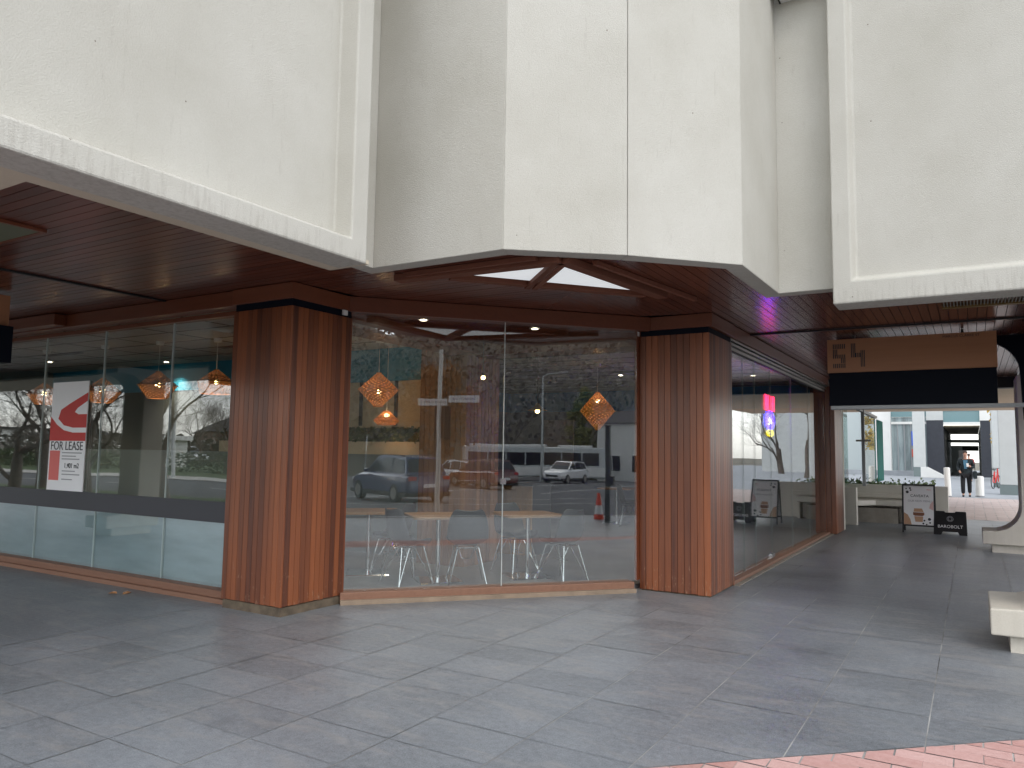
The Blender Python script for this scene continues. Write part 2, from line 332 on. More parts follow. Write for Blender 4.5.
M['bark'] = mat('bark', (.105, .085, .068), .9, var=.45, vscale=6, bump=.6, bscale=25)
M['white'] = mat('white_paint', (.78, .78, .76), .5)
M['whitewall'] = mat('white_render', (.74, .74, .71), .8, var=.05, vscale=1)
M['cream'] = mat('cream_wall', (.62, .52, .36), .8, var=.1, vscale=1.5)
M['blue'] = mat('teal_blue_wall', (.03, .27, .42), .6, var=.1, vscale=2)
M['greywall'] = mat('grey_interior_wall', (.22, .26, .27), .8, var=.15, vscale=1)
M['ceil'] = mat('acoustic_ceiling', (.46, .45, .43), .9, var=.08, vscale=4)
M['floorin'] = mat('interior_floor', (.17, .17, .175), .4, var=.2, vscale=1.5)
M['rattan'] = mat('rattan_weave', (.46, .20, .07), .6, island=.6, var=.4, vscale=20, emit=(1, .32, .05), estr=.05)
M['rattan_dark'] = mat('rattan_weave_dark', (.17, .075, .035), .65, island=.6, var=.4, vscale=20)
M['bulb'] = mat('warm_bulb', (1, .8, .5), .4, emit=(1, .66, .28), estr=14)
M['down'] = mat('downlight_lens', (1, .9, .75), .4, emit=(1, .85, .62), estr=9)
M['opal'] = mat('opal_panel', (.75, .77, .77), .5, emit=(.93, .97, 1), estr=.27, var=.04, vscale=5)  # skylight pane, daylight put in as a faint glow
M['diff'] = mat('unlit_diffuser', (.13, .14, .085), .5)
M['shell'] = mat('charcoal_shell', (.05, .053, .06), .5)
M['red'] = mat('sign_red', (.55, .03, .025), .5)
M['pinkred'] = mat('sign_pink', (.75, .16, .14), .5)
M['paper'] = mat('poster_white', (.88, .88, .88), .5)
M['ink'] = mat('ink', (.03, .03, .035), .6)
M['inkgrey'] = mat('ink_grey', (.35, .35, .36), .6)
M['brown'] = mat('cup_brown', (.25, .1, .05), .6)
M['tan'] = mat('cup_tan', (.55, .33, .2), .6)
M['nred'] = mat('neon_red', (.1, .01, .01), .4, emit=(1, .01, .07), estr=9)
M['nblue'] = mat('neon_blue', (.01, .01, .1), .4, emit=(.03, .01, 1), estr=18)
M['nyel'] = mat('neon_yellow', (.1, .09, .01), .4, emit=(1, .75, .0), estr=2.2)
M['nwhite'] = mat('neon_white', (1, 1, 1), .4, emit=(1, .9, 1), estr=5)
M['leafg'] = mat('leaf_green', (.05, .08, .03), .7, island=.9, var=.5, vscale=1, col2=(.12, .15, .05))
M['leafdark'] = mat('leaf_dark', (.022, .035, .018), .8, island=.9, var=.5, vscale=1, col2=(.06, .075, .035))
M['leafaut'] = mat('leaf_autumn', (.16, .07, .022), .7, island=.9, var=.5, vscale=1, col2=(.3, .15, .05))
M['leafyel'] = mat('leaf_yellow', (.5, .32, .05), .7, island=.9, var=.4, vscale=1, col2=(.65, .48, .12))
M['leafcyp'] = mat('leaf_cypress', (.10, .11, .022), .7, island=.9, var=.4, vscale=1, col2=(.22, .22, .05))
M['carwhite'] = mat('car_white', (.72, .73, .74), .2, coat=1)
M['carblue'] = mat('car_blue', (.02, .045, .14), .2, coat=1)
M['carred'] = mat('car_maroon', (.12, .02, .018), .2, coat=1)
M['carglass'] = mat('car_glass', (.012, .015, .018), .08)
M['tyre'] = mat('tyre', (.015, .015, .015), .8)
M['taill'] = mat('tail_light', (.5, .01, .01), .2)
M['headl'] = mat('head_light', (.8, .8, .82), .1)
M['busside'] = mat('bus_side', (.52, .56, .56), .3, coat=.5)
M['busteal'] = mat('bus_teal', (.03, .14, .15), .3, coat=.5)
M['cone'] = mat('cone_orange', (.75, .07, .02), .5)
M['slate'] = mat('slate_cladding', (.03, .034, .045), .5, var=.15, vscale=3)
M['greycol'] = mat('grey_column', (.52, .54, .53), .7, var=.05, vscale=2)
M['tealglass'] = mat('teal_window', (.16, .27, .29), .12)
M['shopglass'] = mat('shop_window', (.25, .30, .31), .12, var=.5, vscale=.9, stretch=(3, 1, .35))
M['skin'] = mat('skin', (.5, .28, .2), .6)
M['hair'] = mat('hair', (.04, .025, .02), .8)
M['cloth'] = mat('dark_coat', (.018, .027, .032), .9)
M['trous'] = mat('dark_trousers', (.012, .013, .016), .9)
M['clothred'] = mat('red_jacket', (.5, .06, .05), .9)
M['shirt'] = mat('blue_shirt', (.08, .2, .3), .9)
M['brickwall'] = mat('brown_brick_wall', (.16, .10, .07), .9, var=.3, vscale=2)
M['roof'] = mat('dark_roof', (.06, .055, .055), .8, var=.2, vscale=2)
M['planter'] = concrete_mat('bench_concrete', (.5, .46, .4), (.66, .62, .55), fine=60)

# ------------------------------------------------------------ ground, paving, roads
NC = Vector((.7402, -.6724))            # outward normal of the splayed shop front
NB = Vector((.682, -.7314)); BR_C = -3.62      # paving / brick line
BK_C = -2.75
KB_C = 1.45                             # brick / road kerb line
def slope_z(x, y): return -.1245-.02*max(0, NC.x*x+NC.y*y-KB_C)
struct('ground', MB().quad((-700,-700,-1.9),(700,-700,-1.9),(700,700,-1.9),(-700,700,-1.9)), M['earth'], fix=False)
g = MB(); cx = -.87; cyy = 2.84; J = .0032
i0, i1, j0, j1 = int((-30-cx)/.606), int((3.6-cx)/.606), int((-3.5-cyy)/.4), int((22.3-cyy)/.4)
slabs = MB()
for i in range(i0, i1):
    for j in range(j0, j1):
        x0, y0 = cx+i*.606, cyy+j*.4
        mx_, my_ = x0+.3, y0+.2
        if (NC.x*mx_+NC.y*my_ < -8.15 and my_ > 5.7 and mx_ < -2.9) or (mx_ < -2.9 and my_ > 9.3): continue
        d = rnd.uniform(-.0006, .0006)
        K = .0017; p = [(x0+J+d, y0+K), (x0+.606-J+d, y0+K), (x0+.606-J, y0+.4-K), (x0+J, y0+.4-K)]
        p = clip(p, NB, BR_C-.004)
        if len(p) < 3: continue
        z = rnd.uniform(-.0009, .0009)
        tl = rnd.uniform(-.0012, .0012)
        slabs.add([(q[0], q[1], z+tl*(q[0]-mx_)) for q in p], [tuple(range(len(p)))])
struct('paving', slabs, M['paving'], fix=False)
pb = clip(clip([(-30, -3.5), (3.6, -3.5), (3.6, 22.3), (-30, 22.3)], NB, BR_C-.004), (0, 1), 22.3)
struct('paving_bed', MB().quad(*[(a, b, -.004) for a, b in pb]), M['grout'], fix=False)
# herringbone brick strip along the kerb
bk = MB(); BL, BW, bj = .236, .118, .003
def brick(x0, y0, x1, y1):
    p = [(x0+bj, y0+bj), (x1-bj, y0+bj), (x1-bj, y1-bj), (x0+bj, y1-bj)]
    p = clip(clip(p, (-NB.x, -NB.y), -(BR_C+.003)), NC, BK_C-.003)
    if len(p) >= 3:
        z = rnd.uniform(-.0015, .0015)
        bk.add([(a, b, z) for a, b in p], [tuple(range(len(p)))])
BL, BW = .262, .128
for b in range(-80, 80):
    for a in range(-40, 40):
        x0, y0 = a*BL+(b % 2)*BL*.5+rnd.uniform(-.003, .003), b*BW
        if abs(x0) < 10 and abs(y0) < 10: brick(x0, y0, x0+BL, y0+BW)
struct('brick_paving', bk, M['brick'], fix=False)
bb = clip(clip([(-20, -20), (20, -20), (20, 20), (-20, 20)], (-NB.x, -NB.y), -(BR_C-.004)), NC, BK_C)
struct('brick_bed', MB().quad(*[(a, b, -.005) for a, b in bb]), M['grout'], fix=False)
fs_ = MB()
for i in range(-20, 26):
    for j in range(-20, 26):
        x0, y0 = cx+i*.606, cyy+j*.4
        p = clip(clip([(x0+J, y0+J), (x0+.606-J, y0+J), (x0+.606-J, y0+.4-J), (x0+J, y0+.4-J)], (-NC.x, -NC.y), -(BK_C+.004)), NC, KB_C)
        if len(p) >= 3: fs_.add([(a, b, rnd.uniform(-.001, .001)) for a, b in p], [tuple(range(len(p)))])
struct('footpath', fs_, M['paving'], fix=False)
bb = clip(clip([(-16, -16), (20, -16), (20, 20), (-16, 20)], (-NC.x, -NC.y), -BK_C), NC, KB_C)
struct('footpath_bed', MB().quad(*[(a, b, -.0055) for a, b in bb]), M['grout'], fix=False)
ta = Vector((.6724, .7402)); k0 = NC*KB_C
struct('kerb', MB().beam(k0-ta*30, k0+ta*30, 0, .15, -.13, .006), M['kerb'], bevel=.012)
struct('kerb', MB().box(-60, -3.5, -3.65, -3.5, -.13, .006), M['kerb'], bevel=.012)
struct('road', MB().quad((-120,-13.2,-.125),(-4,-13.2,-.125),(-4,-5.8,-.125),(-120,-5.8,-.125)), M['asphalt'], fix=False)
rp = clip([(-6, -45), (75, -45), (75, 60), (-6, 60)], (-NC.x, -NC.y), -(KB_C+.151))
struct('road', MB().quad(*[(a, b, slope_z(a, b)) for a, b in rp]), M['asphalt'], fix=False)
struct('lawn', MB().quad((-120,-5.8,-.11),(-7,-5.8,-.11),(-7,-3.65,-.11),(-120,-3.65,-.11)), M['grass'], fix=False)
struct('lawn', MB().quad((-160,-160,-.11),(-9,-160,-.11),(-9,-16,-.11),(-160,-16,-.11)), M['grass'], fix=False)
struct('footpath', MB().quad((-160,-15.9,-.1),(-9,-15.9,-.1),(-9,-13.3,-.1),(-160,-13.3,-.1)), M['kerb'], fix=False)
lm = MB()
for k in range(30): lm.box(-110+k*7, -107+k*7, -9.55, -9.45, -.1235, -.1205)
for (a, b) in (((4.4, -1.0), (7.6, 2.6)), ((8.5, -6.0), (14.5, 2.0)), ((13, -6.5), (20, 2.6)), ((8, -8.6), (55, -9.6)), ((22, -4.0), (55, -5.4)), ((24, -14), (55, -15))):
    d = (Vector(b)-Vector(a)).normalized(); n = Vector((d.y, -d.x))*.07
    lm.quad(*[(p.x, p.y, slope_z(p.x, p.y)+.005) for p in (Vector(a)-n, Vector(b)-n, Vector(b)+n, Vector(a)+n)])
struct('road_marking', lm, M['line'])
bf = MB()
for i in range(-30, 34):
    for j in range(0, 48):
        x0, y0 = i*.5+(j % 2)*.25, 22.3+j*.25
        bf.quad((x0+.012, y0+.012, 0), (x0+.488, y0+.012, 0), (x0+.488, y0+.238, 0), (x0+.012, y0+.238, 0))
struct('plaza_paving', bf, M['brickfar'], fix=False)
struct('plaza_bed', MB().quad((-15.2,22.3,-.006),(17.2,22.3,-.006),(17.2,34.3,-.006),(-15.2,34.3,-.006)), M['grout'], fix=False)
struct('footpath', MB().quad((-40,34.3,.002),(40,34.3,.002),(40,110,.002),(-40,110,.002)), M['palepave'], fix=False)

# ------------------------------------------------------------ the corner building
B = thing('office_building', 'cream concrete corner building over a dark timber soffit, timber clad pillars and glazed shop fronts', 'building', (0, 0, 0))
ZS = 3.07
def framed_panel(face, a0, a1, z0, z1, depth, rim_b, rim_s, thick, ss=.035):
    """precast panel standing at origin: length along +u from a0 to a1, outward normal -v; rim and sunk centre with sloping reveals"""
    m_ = MB()
    o = [(a0, z0), (a1, z0), (a1, z1), (a0, z1)]
    i = [(a0+rim_s, z0+rim_b), (a1-rim_s, z0+rim_b), (a1-rim_s, z1-rim_b), (a0+rim_s, z1-rim_b)]
    sl = .035
    c = [(i[0][0]+ss, i[0][1]+sl), (i[1][0]-ss, i[1][1]+sl), (i[2][0]-ss, i[2][1]-sl), (i[3][0]+ss, i[3][1]-sl)]
    v = [(p[0], 0, p[1]) for p in o]+[(p[0], 0, p[1]) for p in i]+[(p[0], depth, p[1]) for p in c]+[(p[0], thick, p[1]) for p in o]
    f = []
    for k in range(4):
        n = (k+1) % 4
        f += [(k, n, 4+n, 4+k), (4+k, 4+n, 8+n, 8+k), (n, k, 12+k, 12+n)]
    f += [(8, 9, 10, 11), (15, 14, 13, 12)]
    return m_.add(v, f)
ZT = 7.6
# left wing panel faces +X at x=-3.73 ; built along u then turned
lp = framed_panel('l', 0, 4.1-.35, 2.862, ZT, .17, .155, .165, .28, .004)
o = obj('concrete_panel', lp, M['concrete'], B, bevel=.014); o.location = (-3.73, .35, 0); o.rotation_euler.z = R(90)
rp_ = framed_panel('r', 0, 3.4, 2.862, ZT, .075, .2, .155, .33)
o = obj('concrete_panel', rp_, M['concrete'], B, bevel=.014); o.location = (-1.015, 7.17, 0)
# smooth underside strips carrying the panels
u = MB(); u.box(-4.14, -3.75, .35, 4.145, 2.872, 2.9); u.box(-30, -4.14, .35, 1.965, 2.872, 2.9)
obj('underside_strip', u, M['strip'], B)
u = MB(); u.box(-1.0, 2.36, 7.2, 7.52, 2.872, 2.9); u.box(.79, 2.36, 7.52, 17.4, 2.872, 2.9)
obj('underside_strip', u, M['strip'], B)
# fascia of the recessed corner
obj('concrete_panel', MB().box(-4.45, -4.30, 3.9, 4.805, 3.053, ZT), M['concrete'], B)
F = [Vector(p) for p in ((-4.46, 4.81), (-3.009, 4.814), (-2.245, 5.42), (-1.543, 6.139), (-1.523, 7.40))]
def inner(i, t=.16):
    ns = []
    for a, b in ((i-1, i), (i, i+1)):
        if 0 <= a and b < len(F):
            d = (F[b]-F[a]).normalized(); ns.append(Vector((-d.y, d.x)))
    if len(ns) == 1: return F[i]+ns[0]*t
    m_ = (ns[0]+ns[1]).normalized(); return F[i]+m_*(t/m_.dot(ns[0]))
for i in range(4):
    d = (F[i+1]-F[i]).normalized(); g0 = .002 if i in (2,) else 0; g1 = .002 if i in (1,) else 0
    q4 = [F[i]+d*g0, F[i+1]-d*g1, inner(i+1)-d*g1, inner(i)+d*g0]
    obj('concrete_panel', MB().prism([(p.x, p.y, 3.052) for p in q4], (0, 0, ZT-3.052)), M['concrete'], B, bevel=.006)
obj('concrete_panel', MB().box(-1.68, -.4, 7.403, 7.56, 3.053, ZT), M['concrete'], B, bevel=.006)
# upper ledge window frame in the far corner
led = obj('window', MB().box(-1.459, -1.02, 7.201, 7.40, 5.932, 6.6), M['white'], B); obj('window_frame', MB().box(-1.475, -1.02, 7.185, 7.2, 5.93, 6.6).box(-1.475, -1.46, 7.2, 7.43, 5.93, 6.6), M['dark'], led)
# mass of the upper floors behind the facade
um = MB(); um.box(-30, -4.33, .75, 4.0, 3.12, ZT-.1); um.box(-30, -4.36, 4.99, 30, 3.12, ZT-.1); um.box(-.3, 2.3, 7.6, 30, 3.12, ZT-.1)
um.prism([(-4.35,4.99,3.12),(-3.08,4.99,3.12),(-2.36,5.56,3.12),(-1.71,6.22,3.12),(-1.70,7.6,3.12),(-.3,7.62,3.12),(-.3,30,3.12),(-4.35,30,3.12)], (0,0,ZT-3.22))
obj('upper_floor', um, M['strip'], B)
obj('roof', MB().box(-30, 2.36, .35, 4.8, ZT+.002, ZT+.2) if False else MB().box(-30, -3.7, .35, 31, ZT+.002, ZT+.2), M['roof'], B)
og = MB(); og.box(-30, -4.02, .35, .62, 2.91, ZT); obj('concrete_panel', og, M['concrete'], B)
og = MB(); og.box(2.1, 2.36, 7.51, 17.4, 2.91, ZT); obj('concrete_panel', og, M['concrete'], B)

# soffit boards
def soffit(zone, axis, wdt=.088, gap=.006, z=ZS):
    mb = MB(); k = 1 if axis == 'X' else 0
    lo = min(p[k] for p in zone); hi = max(p[k] for p in zone); a = lo
    while a < hi:
        n = (0, 1) if axis == 'X' else (1, 0); nn = (-n[0], -n[1])
        p = clip(clip(zone, n, a+wdt-gap), nn, -a)
        if len(p) >= 3:
            # break the boards into lengths
            kk = 1-k; l0 = min(q[kk] for q in p); l1 = max(q[kk] for q in p); c0 = l0; first = rnd.uniform(.6, 3.2)
            n2 = (1, 0) if axis == 'X' else (0, 1); n3 = (-n2[0], -n2[1])
            while c0 < l1:
                c1 = c0+(first if c0 == l0 else 3.6)
                r = clip(clip(p, n2, min(c1, l1)-.0008), n3, -c0)
                c0 = c1
                if len(r) >= 3:
                    dz = rnd.uniform(0, .0015)
                    mb.prism([(q[0], q[1], z+dz) for q in r], (0, 0, .015))
        a += wdt
    return mb
ZL = [(-30, 1.98), (-4.13, 1.98), (-4.13, 4.16), (-4.31, 4.16), (-4.31, 4.93), (-3.09, 4.93), (-2.33, 5.56), (-3.95, 7.2), (-5.3, 5.75), (-5.37, 4.93), (-30, 4.93)]
ZR = [(-2.33, 5.56), (-1.68, 6.24), (-1.66, 7.5), (.78, 7.5), (.78, 17.35), (-2.43, 17.35), (-2.43, 8.2), (-3.2, 8.05), (-3.95, 7.2)]
obj('soffit', soffit(ZL, 'X'), M['sofX'], B); obj('soffit', soffit(ZR, 'Y'), M['sofY'], B)
obj('soffit_backing', MB().box(-30, 2.1, .6, 4.3, 3.088, 3.118).prism([(-30,4.3,3.088),(-4.3,4.3,3.088),(-4.3,4.99,3.088),(-3.08,4.99,3.088),(-2.36,5.56,3.088),(-1.71,6.22,3.088),(-1.70,7.6,3.088),(2.1,7.6,3.088),(2.1,17.4,3.088),(-30,17.4,3.088)], (0,0,.03)) if False else
    MB().prism([(-30,1.0,3.088),(-4.33,1.0,3.088),(-4.33,4.97,3.088),(-3.09,4.97,3.088),(-2.36,5.58,3.088),(-1.71,6.24,3.088),(-1.70,7.55,3.088),(2.1,7.55,3.088),(2.1,17.4,3.088),(-30,17.4,3.088)], (0,0,.03)), M['dark'], B)
boxes('soffit_trim', [(-7.33, -7.29, 1.98, 4.92, 3.052, 3.069), (-2.42, .78, 9.88, 9.92, 3.052, 3.069)], M['dark'], B)
# opal skylight and unlit light and slot vent in the soffit
A0, A1, A2 = (-3.90, 5.20), (-2.78, 5.30), (-2.60, 6.72)
tri = MB(); tri.prism([(-3.74, 5.33, 3.046), (-2.86, 5.40, 3.046), (-2.70, 6.58, 3.046)], (0, 0, .012))
pl = obj('soffit_panel', tri, M['opal'], B)
fr = MB()
fr.beam((-4.35, 5.19), (-2.74, 5.27), -.06, .06, 3.012, 3.067); fr.beam((-2.74, 5.27), (-2.52, 6.95), -.05, .06, 3.012, 3.067)
fr.beam((-3.86, 5.33), (-2.62, 6.80), -.09, .0, 3.022, 3.067); fr.beam((-3.44, 6.0), (-2.78, 5.30), -.06, -.012, 3.01, 3.067); fr.beam((-3.44, 6.0), (-2.78, 5.30), .012, .06, 3.01, 3.067)
fr.beam((-4.2, 5.12), (-2.9, 5.14), -.02, .02, 3.03, 3.067); fr.beam((-2.6, 5.5), (-2.34, 7.3), .02, .06, 3.03, 3.067)
obj('panel_frame', fr, timber('frame_timber', 'X', (.12, .036, .018), (.19, .062, .032), .7), pl)
dl = obj('soffit_panel', MB().box(-7.0, -5.71, 2.2, 2.83, 3.05, 3.062), M['diff'], B)
obj('panel_frame', MB().box(-7.03, -5.68, 2.83, 2.86, 3.045, 3.067).box(-7.03, -5.68, 2.17, 2.2, 3.045, 3.067).box(-5.71, -5.68, 2.2, 2.83, 3.045, 3.067).box(-7.03, -7.0, 2.2, 2.83, 3.045, 3.067), M['beamX'], dl)
vt = MB(); vt.box(-.22, .5, 8.86, 8.93, 3.045, 3.067)
vn = obj('vent', vt, mat('vent_bronze', (.2, .12, .03), .5), B)
vb = MB()
for k in range(24): vb.box(-.2+k*.029, -.19+k*.029, 8.55, 8.86, 3.055, 3.068)
obj('slat', vb, mat('vent_slats', (.2, .19, .16), .6), vn)
# beams wrapping pillars and shop fronts
b_ = MB(); b_.box(-30, -6.2, 4.925, 5.1, 2.915, 3.066); b_.box(-6.2, -5.36, 4.90, 5.84, 2.915, 3.066)
obj('beam', b_, M['beamX'], B, bevel=.004)
chA, chB = Vector((-5.36, 5.66)), Vector((-3.23, 8.0))
obj('beam', MB().beam(chA, chB+(chB-chA).normalized()*.2, -.2, 0, 2.912, 3.067), M['beamX'], B, bevel=.004)
b_ = MB(); b_.box(-3.24, -2.39, 8.155, 9.1, 2.918, 3.066); b_.box(-2.6, -2.40, 9.1, 16.1, 2.918, 3.065)
obj('beam', b_, M['beamY'], B, bevel=.004)
obj('beam', MB().box(-10.6, -8.9, 4.45, 4.92, 2.93, 3.06) if False else MB().box(-30, -9.2, 4.78, 4.922, 2.93, 3.06), M['beamX'], B, bevel=.004)
# pillars
def pillar(x0, x1, y0, y1, z0, z1, mt, bw=.075, plinth=True, band=True, gap=.006):
    mb = MB()
    def run(l0, l1, fn):
        n = max(1, round((l1-l0)/bw)); s_ = (l1-l0)/n
        for k in range(n): fn(l0+k*s_+gap/2, l0+(k+1)*s_-gap/2)
    e = .02
    run(x0, x1, lambda a, b: mb.box(a, b, y0, y0+e, z0+rnd.uniform(0, .006), z1)); run(x0, x1, lambda a, b: mb.box(a, b, y1-e, y1, z0, z1))
    run(y0+e, y1-e, lambda a, b: mb.box(x1-e, x1, a, b, z0+rnd.uniform(0, .006), z1)); run(y0+e, y1-e, lambda a, b: mb.box(x0, x0+e, a, b, z0, z1))
    c = obj('pillar', mb, mt, B, bevel=.002)
    obj('core', MB().box(x0+e+.002, x1-e-.002, y0+e+.002, y1-e-.002, z0, z1-.002), M['dark'], c)
    if plinth: obj('plinth', MB().box(x0+.015, x1-.015, y0+.012, y1-.015, 0, z0-.004), mat('plinth_stone', (.12, .09, .06), .8, var=.4, vscale=8), c)
    if band: obj('top_band', MB().box(x0+.012, x1-.012, y0+.012, y1-.012, z1+.001, 2.916), M['navy'], c)
    return c
pillar(-6.18, -5.37, 4.912, 5.72, .085, 2.846, M['clad'], .066, gap=.0035)
pillar(-3.23, -2.425, 8.165, 9.08, .012, 2.852, M['clad'], .072, gap=.0035)
pillar(-2.75, -2.30, 16.1, 17.1, .012, 2.9, M['clad'], .088, band=False)
pillar(-6.30, -5.55, 8.05, 8.85, .05, 2.86, M['clad_in'], .085, plinth=False)
obj('pilaster', MB().box(-2.62, -2.31, 17.11, 17.35, 0, 3.06), M['concrete2'], B, bevel=.005)
boxes('rail_clip', [(-5.366, -5.345, 5.56, 5.62, 2.86, 2.91), (-3.255, -3.231, 8.1, 8.16, 2.855, 2.905)], M['white'], B)
# glazing
def glazing(name, p, q, joints, z0, z1, m_, off=0):
    p = Vector(p); q = Vector(q); d = (q-p).normalized(); cuts = [0]+joints+[(q-p).length]
    root = None
    for a, b in zip(cuts[:-1], cuts[1:]):
        aa, bb_ = p+d*(a+.003), p+d*(b-.003)
        g_ = obj('window_pane', MB().beam(aa, bb_, -.006, .006, z0, z1), m_, B)
        if root is None: root = g_
    return root
gl = glazing('left', (-30, 5.17), (-6.18, 5.17), [14.4, 17.1, 18.6, 19.94, 21.23, 22.52], .115, 2.93, M['glass'])
sil = mat('silicone', (.5, .58, .56), .4)
boxes('joint_strip', [(x-.0035, x+.0035, 5.158, 5.182, .115, 2.9) for x in (-10.06, -8.77, -7.48, -11.4)], sil, gl)
obj('dark_band', MB().box(-30, -6.19, 5.150, 5.158, .755, .965), M['bandfilm'], gl)
obj('frosted_film', MB().box(-30, -6.19, 5.186, 5.192, .11, .755), M['frost'], gl)
dch = (chB-chA).normalized(); nch = Vector((dch.y, -dch.x))
ga, gb = chA+nch*(-.06)-dch*.02, chB+nch*(-.06)+dch*.058
gl2 = glazing('splay', ga, gb, [1.68], .115, 2.915, M['glass'])
jm = ga+dch*1.68
obj('joint_strip', MB().beam(jm-dch*.004, jm+dch*.004, -.009, .009, .11, 2.91), mat('silicone_grey', (.5, .52, .5), .4), gl2)
obj('patch_fitting', MB().beam(jm-dch*.03, jm+dch*.03, -.02, .022, 1.17, 1.23), M['chrome'], gl2)
gl3 = glazing('right', (-2.50, 9.08), (-2.50, 16.1), [.77, 1.38, 2.33, 3.8, 5.3], .06, 2.80, M['glassR'])
boxes('joint_strip', [(-2.507, -2.493, 9.08+a-.003, 9.08+a+.003, .06, 2.8) for a in (.77, 1.38, 2.33, 3.8, 5.3)], mat('silicone_dark', (.2, .25, .24), .4), gl3)
obj('floor_lock', MB().box(-2.53, -2.47, 11.3, 11.46, .055, .12), M['chrome'], gl3)
obj('jamb', MB().box(-3.262, -3.232, 8.09, 8.2, .115, 2.91), M['beamY'], B)
# sills and head tracks
s_ = MB(); s_.box(-30, -6.19, 5.05, 5.3, .0, .112); sl1 = obj('sill', s_, M['sill'], B, bevel=.006)
obj('sill_step', MB().box(-30, -6.19, 5.0, 5.05, 0, .045), M['sill'], sl1)
sl2 = obj('sill', MB().beam(chA+nch*.03, chB+nch*.03, -.22, -.02, 0, .112), M['sill'], B, bevel=.006)
obj('sill_step', MB().beam(chA+nch*.06, chB+nch*.06, -.05, -.0, 0, .045), mat('sill_edge', (.27, .2, .14), .7, var=.2, vscale=6), sl2)
sl3 = obj('sill', MB().box(-2.6, -2.42, 9.08, 16.1, 0, .05), M['sill'], B, bevel=.006)
obj('sill_step', MB().box(-2.42, -2.36, 9.08, 16.1, 0, .012), mat('sill_metal', (.25, .22, .18), .6, var=.3, vscale=3), sl3)
tr = MB()
for k, (a, z0, z1) in enumerate(((-2.43, 2.885, 2.91), (-2.45, 2.84, 2.87), (-2.47, 2.79, 2.825))): tr.box(a-.04, a, 9.08, 16.1, z0, z1)
obj('head_track', tr, M['alu'], B); obj('head_frame', MB().box(-2.62, -2.475, 9.09, 16.1, 2.78, 2.915), M['dark'], B)
obj('head_frame', MB().box(-30, -6.19, 5.12, 5.22, 2.87, 2.914), M['beamX'], B)

# concrete piers with a curved foot and head
def pier_mesh(foot=.55, head=.5, top=2.87, w_=.9, wid=1.3):
    pts = []
    # profile in local x (towards the walkway is -x), stem face at x=0
    fh = .335
    pts.append((-foot, .13)); pts.append((-foot, fh))
    for k in range(1, 9):
        a = R(90)*k/8; rad = .42
        pts.append((-rad+rad*math.sin(a)-.0, fh+rad-rad*math.cos(a)))
    for k in range(0, 9):
        if head == 0: break
        a = R(90)*k/8; rad = .34
        pts.append((-rad+rad*math.cos(a), top-.12-rad+rad*math.sin(a)))
    pts += ([(-head, top-.12), (-head, top)] if head else [(0, top)])+[(wid, top), (wid, .13)]
    mb = MB(); mb.prism([(x, 0, z) for x, z in pts], (0, w_, 0)); return mb
def pier(loc, rz, wd, head=.5, wid=1.3):
    p_ = obj('pier', pier_mesh(w_=wd, head=head, wid=wid), M['concrete2'], B, bevel=.012, loc=loc, rz=rz)
    obj('pier_base', MB().box(-.42, wid-.1, .06, wd-.06, 0, .128), M['concrete2'], p_)
    return p_
pier((.65, 14.75, 0), 0, .9, 0)
pier((.63, 7.25, 0), 0, .95, 0)
pier((-13.0, 2.3, 0), R(-90), .62, .5, .4)
# dark bulkhead with rounded opening ahead of the far bay
outl = [(-1.52, 2.9)]+[(-1.52+.4*math.sin(R(15*k)), 2.9+.13*(1-math.cos(R(15*k)))/1) for k in range(1, 7)]
outl += [(.02+.52*math.sin(R(11.25*k)), 3.03-.42*(1-math.cos(R(11.25*k)))) for k in range(9)]+[(.56, 2.0), (.64, 2.0), (.78, 2.3), (.78, 3.066), (-1.56, 3.066), (-1.56, 2.9)]
obj('bulkhead', MB().prism([(x, 11.25, z) for x, z in outl], (0, .09, 0)), M['navy'], B)
eb = MB(); eb.box(-2.3, .78, 17.1, 17.34, 2.86, 3.066); obj('beam', eb, M['dark'], B)
# inside the shop
struct('shop_floor', MB().prism([(-30,5.31,0),(-6.1,5.31,0),(-5.6,5.73,0),(-3.3,8.2,0),(-3.2,9.05,0),(-2.61,9.05,0),(-2.61,16.6,0),(-30,16.6,0)], (0,0,.05)), M['floorin'])
cl = MB(); cl.prism([(-30,5.11,2.98),(-6.0,5.11,2.98),(-5.5,5.8,2.98),(-3.4,8.2,2.98),(-2.62,8.2,2.98),(-2.62,16.6,2.98),(-30,16.6,2.98)], (0,0,.05))
co = obj('shop_ceiling', cl, M['ceil'], B)
gr = MB()
for k in range(20): gr.box(-16, -6.35, 5.4+k*.6, 5.412+k*.6, 2.974, 2.98) if 5.4+k*.6 < 8.3 else gr.box(-9.9, -2.7, 5.4+k*.6, 5.412+k*.6, 2.974, 2.98)
for k in range(12): gr.box(-16+k*1.2, -15.99+k*1.2, 5.2, 8.3, 2.9735, 2.98) if -16+k*1.2 < -6.4 else gr.box(-16+k*1.2, -15.99+k*1.2, 8.9, 16.4, 2.9735, 2.98)
obj('ceiling_grid', gr, mat('ceiling_joint', (.08, .08, .08), .8), co)
boxes('ceiling_vent', [(-13, -12.0, 6.6, 6.72, 2.965, 2.9785), (-9.4, -8.2, 7.2, 7.32, 2.965, 2.9785), (-6.5, -4.4, 10.0, 10.14, 2.965, 2.9785), (-5.5, -3.4, 12.6, 12.74, 2.965, 2.9785)], M['dark'], co)
bh = MB(); bh.box(-5.8, -5.38, 5.72, 8.05, 2.76, 2.965); bh.box(-5.55, -3.2, 8.22, 8.62, 2.76, 2.964)
obj('bulkhead', bh, M['beamY'], B)
its = [(-5.38, 5.86), (-3.36, 8.1), (-3.36, 8.22), (-5.38, 8.22)]
